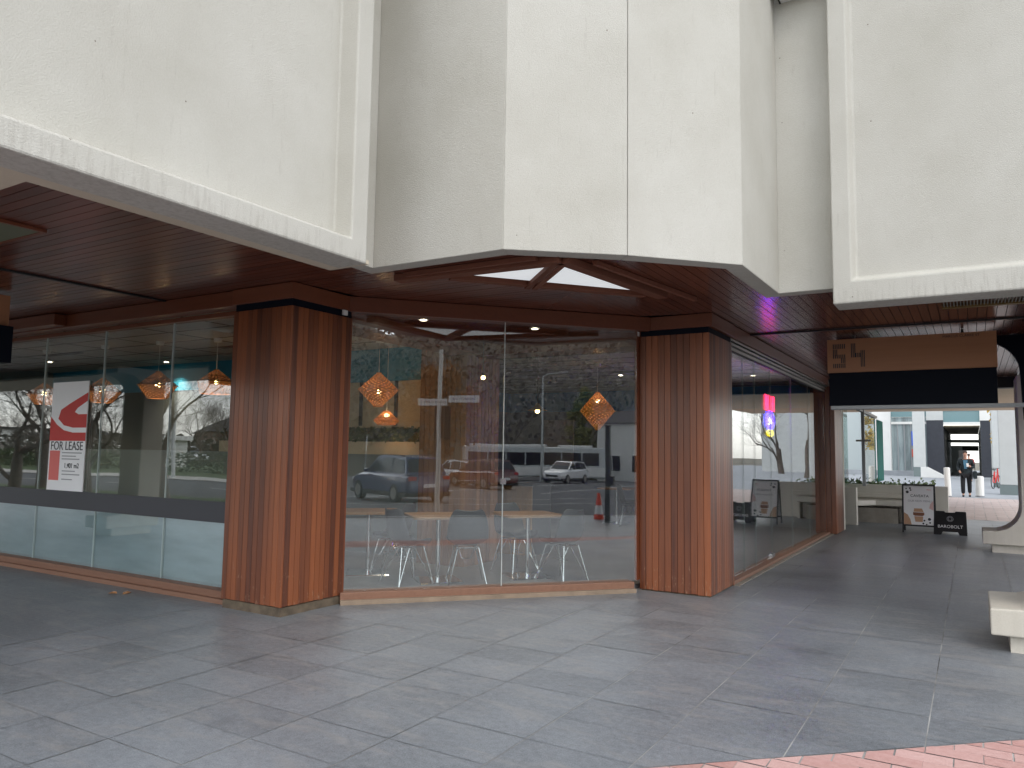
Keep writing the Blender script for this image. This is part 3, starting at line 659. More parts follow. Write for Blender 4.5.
obj('soffit', MB().prism([(a, b, 2.93) for a, b in its], (0, 0, .02)), M['sofY'], B)
wl = obj('shop_wall', MB().box(-8.75, -6.31, 8.4, 8.55, .05, 2.5), M['cream'], B)
obj('shop_wall', MB().box(-30, -8.752, 8.4, 8.55, .05, 2.5), mat('dark_shop_wall', (.07, .075, .065), .8, var=.3, vscale=.8), B)
obj('wall_band', MB().box(-30, -6.31, 8.385, 8.55, 2.502, 2.975), M['blue'], wl)
boxes('mullion', [(-7.02-k*.66, -6.97-k*.66, 8.375, 8.399, 1.86, 2.5) for k in range(3)], M['dark'], wl)
obj('wall_dado', MB().box(-30, -6.31, 8.37, 8.398, .05, 1.45), M['greywall'], wl)
w2 = boxes('shop_wall', [(-10.1, -10, 8.56, 16.49, .05, 2.5), (-10.1, -2.62, 16.5, 16.6, .05, 2.5)], M['greywall'], B)[1]
boxes('wall_band', [(-10.1, -9.99, 8.56, 16.48, 2.502, 2.975), (-10.1, -2.62, 16.49, 16.6, 2.502, 2.975)], M['blue'], w2)
obj('wall_panel', MB().box(-9.0, -8.2, 16.44, 16.488, 1.2, 2.3), M['cream'], w2)
obj('shop_wall', MB().box(-16.1, -16, 5.3, 8.37, .05, 2.97), M['greywall'], B)

# ------------------------------------------------------------ hanging signs
SG = thing('hanging_sign', 'timber and black hanging sign with slotted number 54 across the right walkway', 'sign', (-1.57, 10.5, 2.12))
obj('board', MB().box(0, 1.86, 0, .06, .47, .9), M['board'], SG, bevel=.003)
obj('lightbox', MB().box(.015, 1.85, .005, .16, .045, .468), M['navy'], SG, bevel=.004)
obj('bottom_rail', MB().box(.03, 2.1, .0, .17, 0, .043), M['greymetal'], SG)
boxes('hanger', [(.3, .33, .02, .05, .9, .945), (1.5, 1.53, .02, .05, .9, .945)], M['dark'], SG)
nm = MB(); x0, z0, h = .07, .53, .31
def segm(x, z, w_, hh, n):
    for k in range(n): nm.box(x+w_*k/n, x+w_*k/n+w_/n*.55, -.004, 0, z, z+hh)
def five(x):
    segm(x, z0+h*.80, .155, h*.2, 7); segm(x, z0+h*.5, .06, h*.28, 3); segm(x, z0+h*.40, .155, h*.16, 7); segm(x+.095, z0+h*.2, .06, h*.22, 3); segm(x, z0, .155, h*.18, 7)
five(x0)
xx = x0+.215
segm(xx, z0+h*.42, .06, h*.58, 3); segm(xx+.05, z0+h*.42, .07, h*.18, 3); segm(xx+.112, z0+h*.02, .056, h*.68, 3)
obj('lettering', nm, M['ink'], SG)
tm = text_mesh('MARCUS CLARKE ST', .042, M['ink'], .001)
t_ = obj('lettering', tm, None, SG, loc=(1.5, -.002, .86)); t_.rotation_euler = (R(90), 0, 0)
S2 = thing('hanging_sign', 'edge of a timber and black hanging sign under the left soffit', 'sign', (-8.5, 3.94, 2.34), R(-90))
obj('board', MB().box(0, 1.86, 0, .06, .375, .7), M['board'], S2, bevel=.003); obj('lightbox', MB().box(0, 1.86, .004, .16, .0, .373), M['navy'], S2)
boxes('hanger', [(.3, .33, .02, .05, .7, .735), (1.5, 1.53, .02, .05, .7, .735)], M['dark'], S2)

# ------------------------------------------------------------ poster in the left window
PO = thing('lease_poster', 'white and red FOR LEASE poster on the left window above the dark band', 'poster', (-9.80, 5.138, .968))
obj('sheet', MB().box(0, .78, 0, .012, 0, 1.32), M['paper'], PO)
def flat(mb, pts, y=-.003): mb.prism([(a, y, b) for a, b in pts], (0, .0025, 0)); return mb
sw = MB()
arc_o = [(.78, .60), (.5, .60), (.3, .62), (.0, .66), (.0, .92)]
flat(sw, [(.0, .60), (.78, .60), (.78, .70), (.5, .70), (.3, .73), (.14, .80), (.0, .90)])
flat(sw, [(.78, .76), (.5, .76), (.3, .79), (.17, .87), (.22, .98), (.4, 1.05), (.78, 1.18), (.78, 1.08), (.58, 1.0), (.52, .95), (.6, .92), (.78, .92)])
obj('logo_swoosh', sw, M['red'], PO)
obj('red_column', flat(MB(), [(.03, .12), (.25, .12), (.25, .48), (.03, .48)]), M['pinkred'], PO)
t_ = obj('lettering', text_mesh('FOR LEASE', .148, M['ink'], .001), None, PO, loc=(.39, -.003, .535)); t_.rotation_euler = (R(90), 0, 0)
t_ = obj('lettering', text_mesh('1,401 m2', .085, M['ink'], .001), None, PO, loc=(.52, -.003, .30)); t_.rotation_euler = (R(90), 0, 0)
ln = MB()
for z, a, b in ((.45, .3, .72), (.41, .3, .6), (.375, .3, .68), (.23, .32, .6), (.19, .32, .7), (.13, .32, .55)): flat(ln, [(a, z), (b, z), (b, z+.012), (a, z+.012)])
obj('small_print', ln, M['inkgrey'], PO)

# ------------------------------------------------------------ neon sign
NE = thing('neon_sign', 'small red, blue and yellow neon sign glowing inside the right window', 'sign', (-2.72, 12.4, 1.8))
n1 = MB()
for y in (-.3, -.2, -.08, .06, .2, .3): n1.tube([(0, y, .42), (0, y, .66)], .010)
n1.tube([(0, -.3, .66), (0, -.19, .44), (0, -.08, .66)], .012); n1.tube([(0, .06, .54), (0, .2, .54)], .012)
obj('red_tubes', n1, M['nred'], NE)
n2 = MB()
for rr_ in (.1, .16, .2):
    n2.tube([(0, rr_*1.4*math.cos(a), .27+rr_*.7*math.sin(a)) for a in [2*math.pi*k/20 for k in range(21)]], .013)
obj('blue_tubes', n2, M['nblue'], NE)
obj('white_tube', MB().tube([(0, -.1, .2), (0, -.02, .32), (0, .08, .22)], .014), M['nwhite'], NE)
n3 = MB(); n3.tube([(0, .2*math.cos(a), .07+.05*math.sin(a)) for a in [2*math.pi*k/20 for k in range(21)]], .016); n3.tube([(0, -.14, .07), (0, .14, .07)], .016)
obj('yellow_tubes', n3, M['nyel'], NE)
for y in (-.2, .2): obj('hanging_wire', MB().tube([(.0, y, .66), (0, y, 1.17)], .002, 4), M['dark'], NE)

# ------------------------------------------------------------ pendants, downlights
def weave(prof, n=26):
    """woven shade: crossing flat ribbons along a lathe profile (radius, z)"""
    mb = MB(); K = len(prof)
    for sgn in (1, -1):
        for k in range(n):
            a0 = 2*math.pi*k/n; pl_ = []
            for i, (r, z) in enumerate(prof):
                a = a0+sgn*i*(2*math.pi/n)*.9
                wd = 2*math.pi/n*.30
                pl_.append(((r*math.cos(a-wd), r*math.sin(a-wd), z), (r*math.cos(a+wd), r*math.sin(a+wd), z)))
            for i in range(K-1): mb.quad(pl_[i][0], pl_[i][1], pl_[i+1][1], pl_[i+1][0])
    for i in (0, K//2, K-1): mb.tube([(prof[i][0]*math.cos(a), prof[i][0]*math.sin(a), prof[i][1]) for a in [2*math.pi*k/24 for k in range(25)]], .007, 5)
    return mb
def lerp_prof(keys, n=10):
    out = []
    for i in range(n+1):
        z = keys[0][1]+(keys[-1][1]-keys[0][1])*i/n
        for (r0, z0), (r1, z1) in zip(keys[:-1], keys[1:]):
            if min(z0, z1)-1e-6 <= z <= max(z0, z1)+1e-6: out.append((r0+(r1-r0)*(z-z0)/(z1-z0), z)); break
    return out
def pendant(label, loc, keys, ceil=2.975, top_dark=False, glow=2.5, bulb_z=None, n=15, power=True):
    P = thing('pendant_lamp', label, 'lamp', loc, rnd.uniform(0, 1), 'woven pendant lamps inside the shop')
    z0 = loc[2]
    if top_dark:
        wst = max(keys, key=lambda q: q[0]); up_ = [q for q in keys if q[1] >= wst[1]]; dn = [q for q in keys if q[1] <= wst[1]]
        obj('shade_top', weave(lerp_prof(up_, 7), n), M['rattan_dark'], P, fix=False); obj('shade', weave(lerp_prof(dn, 6), n), M['rattan'], P, fix=False)
    else: obj('shade', weave(lerp_prof(keys, 14), n), M['rattan'], P, fix=False)
    top = max(k[1] for k in keys)
    obj('cord', MB().tube([(0, 0, top), (0, 0, ceil-z0)], .004, 5), M['white'], P)
    obj('ceiling_rose', MB().lathe([(.05, ceil-z0-.05), (.055, ceil-z0-.01), (.055, ceil-z0)], n=14), M['white'], P, smooth=40)
    bz = bulb_z if bulb_z is not None else sum(k[1] for k in keys)/len(keys)
    obj('bulb', MB().sphere((0, 0, bz), .035), M['bulb'], P, smooth=60)
    if power:
        l = bpy.data.lights.new('lamp_light', 'POINT'); l.energy = glow; l.color = (1, .62, .3); l.shadow_soft_size = .05
        lo = bpy.data.objects.new('lamp_light', l); COL.objects.link(lo); lo.parent = P; lo.location = (0, 0, bz)
    return P
pendant('large two tier woven pendant lamp in the corner window beside the left pillar', (-6.64, 7.6, 1.9), [(.03, .62), (.265, .40), (.24, .37), (.07, .2), (.06, .18)], bulb_z=.36)
pendant('flat woven pendant lamp just below the two tier one', (-6.83, 8.0, 1.86), [(.04, .18), (.18, .05), (.12, 0)], bulb_z=.12, glow=3)
pendant('single diamond shaped woven lamp in the corner window beside the right pillar', (-5.2, 11.3, 1.89), [(.03, .61), (.29, .31), (.03, 0)], bulb_z=.46)
pendant('woven lamp with brown cone top in the left window between poster and orange lamp', (-9.64, 6.45, 2.18), [(.03, .37), (.26, .18), (.13, 0)], top_dark=True)
pendant('bright orange woven lamp in the left window touching the left pillar', (-8.63, 6.62, 2.23), [(.03, .32), (.235, .16), (.2, 0)], top_dark=True, glow=4)
pendant('woven lamp directly above the lease poster', (-10.79, 6.35, 2.14), [(.03, .35), (.25, .16), (.14, 0)], top_dark=True)
pendant('woven lamp left of the lease poster, smallest of the window row', (-12.23, 6.28, 2.14), [(.03, .32), (.24, .15), (.12, 0)], top_dark=True)
for (x, y, lb) in ((-3.6, 10.4, 'orange woven lamp just behind the right pillar in the side window'), (-3.7, 11.9, 'orange woven lamp beside the neon sign in the side window')):
    pendant(lb, (x, y, 2.1), [(.03, .34), (.26, .17), (.16, 0)], glow=5)
# bare bulb and brass dish lamp
P = thing('pendant_lamp', 'bare glowing bulb on a cord before the inner timber pillar', 'lamp', (-4.62, 7.02, 2.33))
obj('bulb', MB().sphere((0, 0, 0), .022), M['bulb'], P, smooth=60); obj('cord', MB().tube([(0, 0, .02), (0, 0, .6)], .004, 5), M['dark'], P)
obj('socket', MB().lathe([(.015, .02), (.015, .06)], n=10), M['dark'], P, smooth=40)
P = thing('pendant_lamp', 'small brass dish lamp beyond the inner timber pillar', 'lamp', (-5.2, 9.3, 2.08))
obj('shade', MB().lathe([(.02, .12), (.05, .07), (.13, .02), (.135, .015), (.04, .06), (.015, .1)], n=20, caps=False), mat('brass', (.5, .32, .08), .3, .9), P, smooth=40)
obj('bulb', MB().sphere((0, 0, .01), .03), M['bulb'], P, smooth=60); obj('cord', MB().tube([(0, 0, .12), (0, 0, .89)], .004, 5), M['dark'], P)
dls = [(-5.04, 6.46, 2.93, 'recessed downlight in the timber ceiling nearest the left pillar'), (-4.24, 7.5, 2.93, 'recessed downlight in the timber ceiling nearest the right pillar'),
       (-13.9, 7.2, 2.98, 'recessed downlight in the grey ceiling above the lamp left of the poster'), (-11.9, 8.1, 2.98, 'recessed downlight in the grey ceiling beside the orange lamp'),
       (-3.3, 11.6, 2.98, 'recessed downlight in the side window ceiling nearer the right pillar'), (-3.4, 14.2, 2.98, 'recessed downlight in the side window ceiling beyond the neon sign'), (-5.6, 13.2, 2.98, 'recessed downlight deep in the shop above the diamond lamp')]
for x, y, z, lb in dls:
    D = thing('downlight', lb, 'light', (x, y, z), 0, 'downlights in the shop ceiling')
    obj('lens', MB().lathe([(.035, -.012), (.03, -.004)], n=16), M['down'], D); obj('trim_ring', MB().lathe([(.036, -.006), (.06, -.008), (.062, 0)], n=16, caps=False), M['white'], D)
    l = bpy.data.lights.new('lamp_light', 'SPOT'); l.energy = 38; l.color = (1, .85, .65); l.spot_size = R(110); l.spot_blend = .6; l.shadow_soft_size = .04
    lo = bpy.data.objects.new('lamp_light', l); COL.objects.link(lo); lo.parent = D; lo.location = (0, 0, -.03)

# ------------------------------------------------------------ cafe tables and shell chairs
def make_table(label, loc, rz, round_=False):
    T = thing('cafe_table', label, 'table', loc, rz, 'cafe tables behind the corner window')
    tp = MB()
    pts = []; a = .35; r = .08
    for cx_, cy_, s0 in ((a-r, a-r, 0), (-a+r, a-r, 90), (-a+r, -a+r, 180), (a-r, -a+r, 270)):
        for k in range(5): t = R(s0+k*22.5); pts.append((cx_+r*math.cos(t), cy_+r*math.sin(t), .71))
    tp.prism(pts, (0, 0, .028)); obj('table_top', tp, M['ply'], T, bevel=.003)
    obj('column', MB().lathe([(.026, .02), (.026, .68), (.07, .69), (.07, .708)], n=16), M['chrome'], T, smooth=40)
    bs = MB(); bs.add([(-.25,-.25,0),(.25,-.25,0),(.25,.25,0),(-.25,.25,0),(-.24,-.24,.012),(.24,-.24,.012),(.24,.24,.012),(-.24,.24,.012),(-.04,-.04,.03),(.04,-.04,.03),(.04,.04,.03),(-.04,.04,.03)],
        [(3,2,1,0),(0,1,5,4),(1,2,6,5),(2,3,7,6),(3,0,4,7),(4,5,9,8),(5,6,10,9),(6,7,11,10),(7,4,8,11),(8,9,10,11)])
    obj('foot_plate', bs, M['chrome'], T)
    return T
T0 = make_table('timber cafe table in the middle of the corner window, left of the glass joint', (-5.26, 7.12, .05), R(50))
dup(T0, (-4.57, 7.97, .05), R(50), 'timber cafe table in the corner window, right of the glass joint')
dup(T0, (-6.25, 7.05, .05), R(42), 'timber cafe table half hidden by the left pillar')
dup(T0, (-6.46, 15.0, .05), R(10), 'far cafe table seen past the traffic cone')
def make_chair(label, loc, rz):
    C = thing('shell_chair', label, 'chair', loc, rz, 'charcoal shell chairs at the cafe tables')
    prof = [(.20, .41), (.17, .435), (.08, .43), (-.02, .42), (-.12, .43), (-.18, .47), (-.215, .55), (-.235, .65), (-.255, .75), (-.275, .82)]
    wid = [.20, .225, .235, .235, .235, .235, .235, .225, .2, .15]
    mb = MB(); n = 11
    vs_ = []
    for (x, z), wd in zip(prof, wid):
        for k in range(n):
            s = -1+2*k/(n-1); c = s*s
            lift = .07*c*c if x > -.15 else 0.02*c; fwd = .085*c if x <= -.15 else .03*c*(1 if x < 0 else 0)
            vs_.append((x+fwd, s*wd, z+lift))
    fs = [(i*n+k, i*n+k+1, (i+1)*n+k+1, (i+1)*n+k) for i in range(len(prof)-1) for k in range(n-1)]
    mb.add(vs_, fs); sh = obj('shell', mb, M['shell'], C, smooth=80)
    so_ = sh.modifiers.new('thick', 'SOLIDIFY'); so_.thickness = .008; sub = sh.modifiers.new('sub', 'SUBSURF'); sub.levels = 1; sub.render_levels = 1
    lg = MB(); r = .0068
    for sx in (1, -1):
        for sy in (1, -1):
            ft = (sx*.22, sy*.21, 0); t1 = (sx*.14, sy*.12, .405); t2 = (sx*.03, sy*.10, .405)
            lg.tube([t1, ft], r, 6); lg.tube([t2, ft], r, 6)
            lg.tube([(sx*.03, sy*.10, .405), (0, sy*.045, .27)], r*.8, 5)
    lg.tube([(-.14, .12, .405), (.14, .12, .405)], r, 5); lg.tube([(-.14, -.12, .405), (.14, -.12, .405)], r, 5); lg.tube([(.14, -.12, .405), (.14, .12, .405)], r, 5); lg.tube([(-.14, -.12, .405), (-.14, .12, .405)], r, 5)
    lg.tube([(0, .045, .27), (0, -.045, .27)], r*.8, 5); lg.tube([(.12, .03, .24), (-.12, .03, .24)], r*.8, 5)
    obj('wire_legs', lg, M['chrome'], C)
    return C
C0 = make_chair('charcoal shell chair left of the middle cafe table, nearest the left pillar', (-6.05, 7.28, .05), R(200))
for (x, y, rz, lb) in ((-5.42, 6.76, R(70), 'charcoal shell chair in front of the middle cafe table'), (-4.88, 7.14, R(130), 'charcoal shell chair between the two middle tables'),
                       (-4.85, 8.15, R(-20), 'charcoal shell chair behind the glass joint'), (-4.10, 7.95, R(165), 'charcoal shell chair right of the right hand table'),
                       (-6.0, 14.6, R(30), 'far wire legged chair seen past the traffic cone')):
    dup(C0, (x, y, .05), rz, lb)
CN = thing('bar_counter', 'low pink timber bar counter behind the cafe tables', 'counter', (-6.4, 9.5, .05))
cm = MB()
for k in range(24): cm.box(-1.0+k*.084, -1.0+k*.084+.08, 0, .02, 0, .98)
obj('front', cm, M['ply'], CN); obj('top', MB().box(-1.05, 1.05, -.05, .6, .982, 1.02), M['dark'], CN); obj('carcass', MB().box(-1, 1.01, .022, .58, 0, .98), M['dark'], CN)
HP = thing('planter_shelf', 'long shelf of green plants along the cream cafe wall', 'planter', (-8.6, 8.25, 1.45))
obj('trough', MB().box(-2, 2.25, 0, .12, 0, .18), M['cream'], HP)
hl = MB()
for k in range(1500):
    c = Vector((rnd.uniform(-2, 2.25), rnd.uniform(.0, .11), rnd.uniform(.18, .37))); a = Vector((rnd.gauss(0, 1), rnd.gauss(0, 1), rnd.gauss(0, 1))).normalized()*.03; b = a.orthogonal().normalized()*.02
    hl.quad(c-a-b, c+a-b, c+a+b, c-a+b)
tag(obj('foliage', hl, M['leafg'], HP, fix=False), kind='stuff')


# ------------------------------------------------------------ right walkway: seat wall, glass screen, boards
SW = thing('seat_wall', 'pale concrete seat wall with a cantilevered bench slab at the end of the walkway', 'seat wall', (-2.4, 18.6, 0))
wb = MB(); wb.box(-.55, .16, -.0, .22, 0, .83); obj('end_pier', wb, M['planter'], SW, bevel=.01)
wb = MB(); wb.box(-.55, 1.9, 1.45, 1.72, 0, .86); obj('back_wall', wb, M['planter'], SW, bevel=.01)
obj('side_wall', MB().box(-.75, -.5, .222, 1.449, 0, .84), M['planter'], SW, bevel=.01)
obj('bench_slab', MB().prism([(-.49, .3, .40), (.02, .3, .40), (.45, .98, .40), (1.12, .98, .40), (1.12, 1.44, .40), (-.49, 1.44, .40)], (0, 0, .12)), M['planter'], SW, bevel=.012)
obj('bench_leg', MB().box(1.03, 1.11, 1.0, 1.4, 0, .395), M['planter'], SW, bevel=.008)
obj('back_rail', MB().box(-.49, 1.3, 1.36, 1.44, .56, .66), M['planter'], SW, bevel=.01)
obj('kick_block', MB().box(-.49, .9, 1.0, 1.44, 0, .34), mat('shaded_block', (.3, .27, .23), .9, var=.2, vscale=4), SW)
GS = thing('glass_screen', 'frameless glass wind screen on a steel post above the seat wall', 'screen', (-2.2, 18.9, .84))
scr_m = glass_mat('screen_glass', .05, (.78, .90, .87), 0)
obj('glass_panel', MB().box(-.31, -.3, -.3, .55, .02, 1.78).box(-.01, .0, .62, 3.6, .02, 1.7), scr_m, GS)
obj('post', MB().box(.0, .07, .5, .57, 0, 1.8), M['greymetal'], GS); obj('top_rail', MB().prism([(-.02, -.1, 1.72), (.05, -.1, 1.72), (.05, 3.6, 1.70), (-.02, 3.6, 1.70)], (0, 0, .06)), M['greymetal'], GS)
obj('clamp', MB().tube([(-.12, .53, 1.05), (.2, .53, 1.05)], .022, 8), M['chrome'], GS)
obj('end_panel', MB().box(.02, .035, 3.62, 5.2, .02, 1.68), mat('green_glass', (.03, .22, .19), .7, spec=.1), GS)
# low planting behind the wall
lf = MB()
def leaves(mb, n, fn, s0, s1):
    for _ in range(n):
        c = Vector(fn()); s = rnd.uniform(s0, s1)
        a = Vector((rnd.gauss(0, 1), rnd.gauss(0, 1), rnd.gauss(0, 1))).normalized(); b = a.orthogonal().normalized()
        t = rnd.uniform(0, 6.28); q = a.cross(b); b = b*math.cos(t)+q*math.sin(t)
        mb.quad(c-a*s, c+b*s*.55, c+a*s, c-b*s*.55)
leaves(lf, 6500, lambda: (rnd.uniform(-4.6, -.9), rnd.uniform(20.8, 24.4), abs(rnd.gauss(0, .11))+.55+.08*math.sin(rnd.uniform(0, 9))), .03, .07)
tag(obj('ground_cover', lf, mat('pale_leaf', (.10, .15, .06), .7, island=.9, var=.5, vscale=1, col2=(.26, .33, .16)), fix=False), kind='stuff')
struct('planting_bed', MB().box(-4.8, -.75, 20.5, 24.6, 0, .55), M['planter'])

AF = thing('menu_board', 'white A-frame menu board with a pink tinted poster of a takeaway cup', 'sandwich board', (-.97, 17.55, 0))
def aframe_side(y0, y1, ff):
    mb = MB(); mb.prism([(-.3, y0, 0), (-.27, y0, 0), (-.27, y1, .97), (-.3, y1, .97)], (0, .025*ff, 0)); mb.prism([(.27, y0, 0), (.3, y0, 0), (.3, y1, .97), (.27, y1, .97)], (0, .025*ff, 0))
    za, zb = .13, .16; f = lambda z: y0+(y1-y0)*z/.97
    mb.prism([(-.27, f(za), za), (.27, f(za), za), (.27, f(zb), zb), (-.27, f(zb), zb)], (0, .025*ff, 0)); mb.prism([(-.27, f(.94), .94), (.27, f(.94), .94), (.27, f(.97), .97), (-.27, f(.97), .97)], (0, .025*ff, 0))
    return mb
obj('frame', aframe_side(-.0, .2, 1), M['dark'], AF); obj('rear_frame', aframe_side(.48, .24, 1), M['dark'], AF)
sh = math.atan2(.2, .97)
pn = obj('poster', MB().box(-.268, .268, -.004, .012, 0, .775), M['paper'], AF); pn.location = (0, .036, .162); pn.rotation_euler.x = -sh
obj('rear_poster', MB().prism([(-.268, .45, .165), (.268, .45, .165), (.268, .262, .935), (-.268, .262, .935)], (0, .012, 0)), M['paper'], AF)
def onp(name, mb, m): return obj(name, mb, m, pn)
def fl(pts): return MB().prism([(a, -.0075, b) for a, b in pts], (0, .003, 0))
onp('pink_patch', fl([(-.266, .0), (-.13, .0), (-.15, .1), (-.2, .2), (-.266, .24)]), M['tan']); onp('pink_patch', fl([(.266, .3), (.19, .34), (.21, .43), (.266, .5)]), mat('pale_pink', (.75, .52, .5), .6))
for c_, (tx, x, z, sz, mm) in enumerate((('CAVEATA', 0.02, .585, .075, M['ink']), ('OUR NEW MENU', 0.02, .48, .055, M['inkgrey']), ('MENU', .19, .715, .03, M['pinkred']))):
    t_ = obj('lettering', text_mesh(tx, sz, mm, .0008), None, pn, loc=(x, -.006, z)); t_.rotation_euler = (R(90), 0, 0)
cupm = MB()
for pts in ([(-.08, .17), (.08, .17), (.07, .06), (-.06, .06)],): cupm.prism([(a, -.0085, b) for a, b in pts], (0, .003, 0))
onp('cup', cupm, M['tan']); onp('cup_top', fl([(-.1, .25), (.1, .25), (.1, .2), (.07, .18), (-.07, .18), (-.1, .2)]), M['brown']); onp('cup_lid', fl([(-.08, .33), (.06, .33), (.09, .26), (-.09, .26)]), M['tan'])
dt = MB()
for x, z, r in ((-.2, .66, .03), (-.14, .7, .017), (-.22, .73, .015), (-.15, .74, .02), (.19, .12, .03), (.1, .09, .018), (.2, .05, .018), (.08, .03, .018), (.14, .015, .015)):
    dt.prism([(x+r*math.cos(R(60*k)), -.0075, z+r*math.sin(R(60*k))) for k in range(6)], (0, .003, 0))
onp('spots', dt, M['ink'])
BS = thing('sandwich_board', 'low black plastic pavement board with white lettering beside the menu board', 'sandwich board', (-.42, 17.5, 0))
bb2 = MB(); prof = [(-.29, 0), (-.16, 0), (-.13, .06), (.13, .06), (.16, 0), (.29, 0), (.28, .44), (.27, .455), (.1, .455), (.08, .43), (-.08, .43), (-.1, .455), (-.27, .455), (-.28, .44)]
bb2.prism([(x, .16*z/.455, z) for x, z in prof], (0, .03, 0)); obj('front', bb2, M['black'], BS, bevel=.006)
bb2 = MB(); bb2.prism([(x, .40-.2*z/.455, z) for x, z in prof], (0, .03, 0)); obj('rear', bb2, M['black'], BS, bevel=.006)
tl_ = math.atan2(.16, .455)
t_ = obj('lettering', text_mesh('BAROBOLT', .085, M['paper'], .001), None, BS, loc=(0, .16*.16/.455-.003, .16)); t_.rotation_euler = (R(90)-tl_, 0, 0)
em = MB()
for rr_ in (.035, .055): em.tube([(rr_*math.cos(R(30*k)), 0, rr_*math.sin(R(30*k))) for k in range(13)], .004, 4)
for k in range(4): em.tube([(.02*math.cos(R(45+90*k)), 0, .02*math.sin(R(45+90*k))), (.052*math.cos(R(45+90*k)), 0, .052*math.sin(R(45+90*k)))], .004, 4)
e_ = obj('emblem', em, M['inkgrey'], BS, loc=(0, .16*.31/.455-.002, .31)); e_.rotation_euler.x = -tl_

# ------------------------------------------------------------ people
def person(label, loc, rz, coat, bag=True):
    P = thing('person', label, 'person', loc, rz)
    def skin(name, joints, edges, m, sub=2):
        me = bpy.data.meshes.new(name); me.from_pydata([j[:3] for j in joints], edges, []); me.materials.append(m)
        o = bpy.data.objects.new(name, me); COL.objects.link(o)
        sk = o.modifiers.new('skin', 'SKIN'); sk.use_smooth_shade = True
        for v, j in zip(me.skin_vertices[0].data, joints): v.radius = j[3] if isinstance(j[3], tuple) else (j[3], j[3])
        me.skin_vertices[0].data[0].use_root = True
        o.modifiers.new('sub', 'SUBSURF').render_levels = sub
        o.modifiers['sub'].levels = sub
        o.parent = P; return o
    # pelvis, chest, neck, head ; legs mid stride ; arms: right hand holds a phone at the chest
    J = [(0,0,.93,(.13,.10)), (0,0,1.15,(.13,.10)), (0,.0,1.38,(.15,.10)), (0,-.01,1.5,.05), (0,-.03,1.56,.06), (0,-.035,1.68,(.078,.095)), (0,-.03,1.76,(.06,.07)),
         (-.1,-.0,.88,.085), (-.11,-.08,.5,.06), (-.11,-.02,.09,.04), (-.11,-.16,.035,.035), (.1,0,.88,.085), (.11,.06,.5,.06), (.11,.2,.12,.04), (.11,.08,.04,.035),
         (-.2,0,1.42,.055), (-.26,.03,1.14,.042), (-.2,-.16,.98,.034), (-.17,-.2,.93,.035), (.2,0,1.42,.055), (.26,.02,1.14,.042), (.14,-.2,1.2,.034), (.09,-.25,1.24,.035)]
    Ed = [(0,1),(1,2),(2,3),(3,4),(4,5),(5,6),(0,7),(7,8),(8,9),(9,10),(0,11),(11,12),(12,13),(13,14),(2,15),(15,16),(16,17),(17,18),(2,19),(19,20),(20,21),(21,22)]
    skin('body', J, Ed, M['skin'])
    skin('coat', [(0,0,.78,(.20,.16)), (0,0,.95,(.19,.15)), (0,0,1.15,(.17,.14)), (0,0,1.38,(.18,.13)), (0,0,1.45,(.1,.09)), (-.2,0,1.42,.085), (-.265,.03,1.14,.066), (-.21,-.14,1.0,.055), (.2,0,1.42,.085), (.265,.02,1.14,.066), (.16,-.18,1.19,.055)],
         [(0,1),(1,2),(2,3),(3,4),(3,5),(5,6),(6,7),(3,8),(8,9),(9,10)], coat)
    skin('trousers', [(0,0,.92,(.16,.13)), (-.1,0,.86,.105), (-.11,-.08,.5,.085), (-.11,-.02,.12,.075), (.1,0,.86,.105), (.11,.06,.5,.085), (.11,.19,.15,.075)], [(0,1),(1,2),(2,3),(0,4),(4,5),(5,6)], M['trous'])
    obj('shirt', MB().prism([(-.05, -.17, 1.1), (.05, -.17, 1.1), (.075, -.135, 1.44), (-.075, -.135, 1.44)], (0, .03, 0)), M['shirt'], P)
    obj('hair', MB().sphere((0, -.005, 1.735), .1, sc=(.9, 1.0, .82)), M['hair'], P, smooth=60)
    obj('face', MB().sphere((-.03, -.125, 1.705), .011).sphere((.03, -.125, 1.705), .011).sphere((0, -.135, 1.67), .016), M['hair'] if False else M['skin'], P, smooth=60)
    for s_ in (-1, 1):
        obj('shoe', MB().sphere((.11*s_, -.09 if s_ < 0 else .12, .045), .06, sc=(.75, 2, .75)), M['dark'], P, smooth=60)
    return P
person('person in dark coat and blue shirt walking forward along the plaza looking at a phone', (-.24, 35.0, 0), 0, M['cloth'])
PH = thing('phone', 'pale phone held by the walking person', 'phone', (-.17, 34.72, 1.25), R(10)); obj('case', MB().box(-.04, .04, -.006, .006, -.07, .07), M['white'], PH, bevel=.004); obj('screen', MB().box(-.035, .035, .0062, .0075, -.062, .062), M['dark'], PH)
BG = thing('shoulder_bag', 'dark bag hanging at the side of the walking person', 'bag', (.02, 34.93, .72)); obj('pouch', MB().box(-.02, .12, -.17, .17, 0, .3), M['cloth'], BG, bevel=.03); obj('strap', MB().tube([(.05, -.1, .3), (.05, -.06, .6), (.02, .0, .74), (.05, .06, .6), (.05, .1, .3)], .012, 5), M['dark'], BG)
person('person in red jacket far behind the walking person inside the passage', (-.2, 58, 0), R(180), M['clothred'])
person('person in dark coat far off beside the yellow tree', (2.05, 47.5, 0), R(20), M['cloth'])

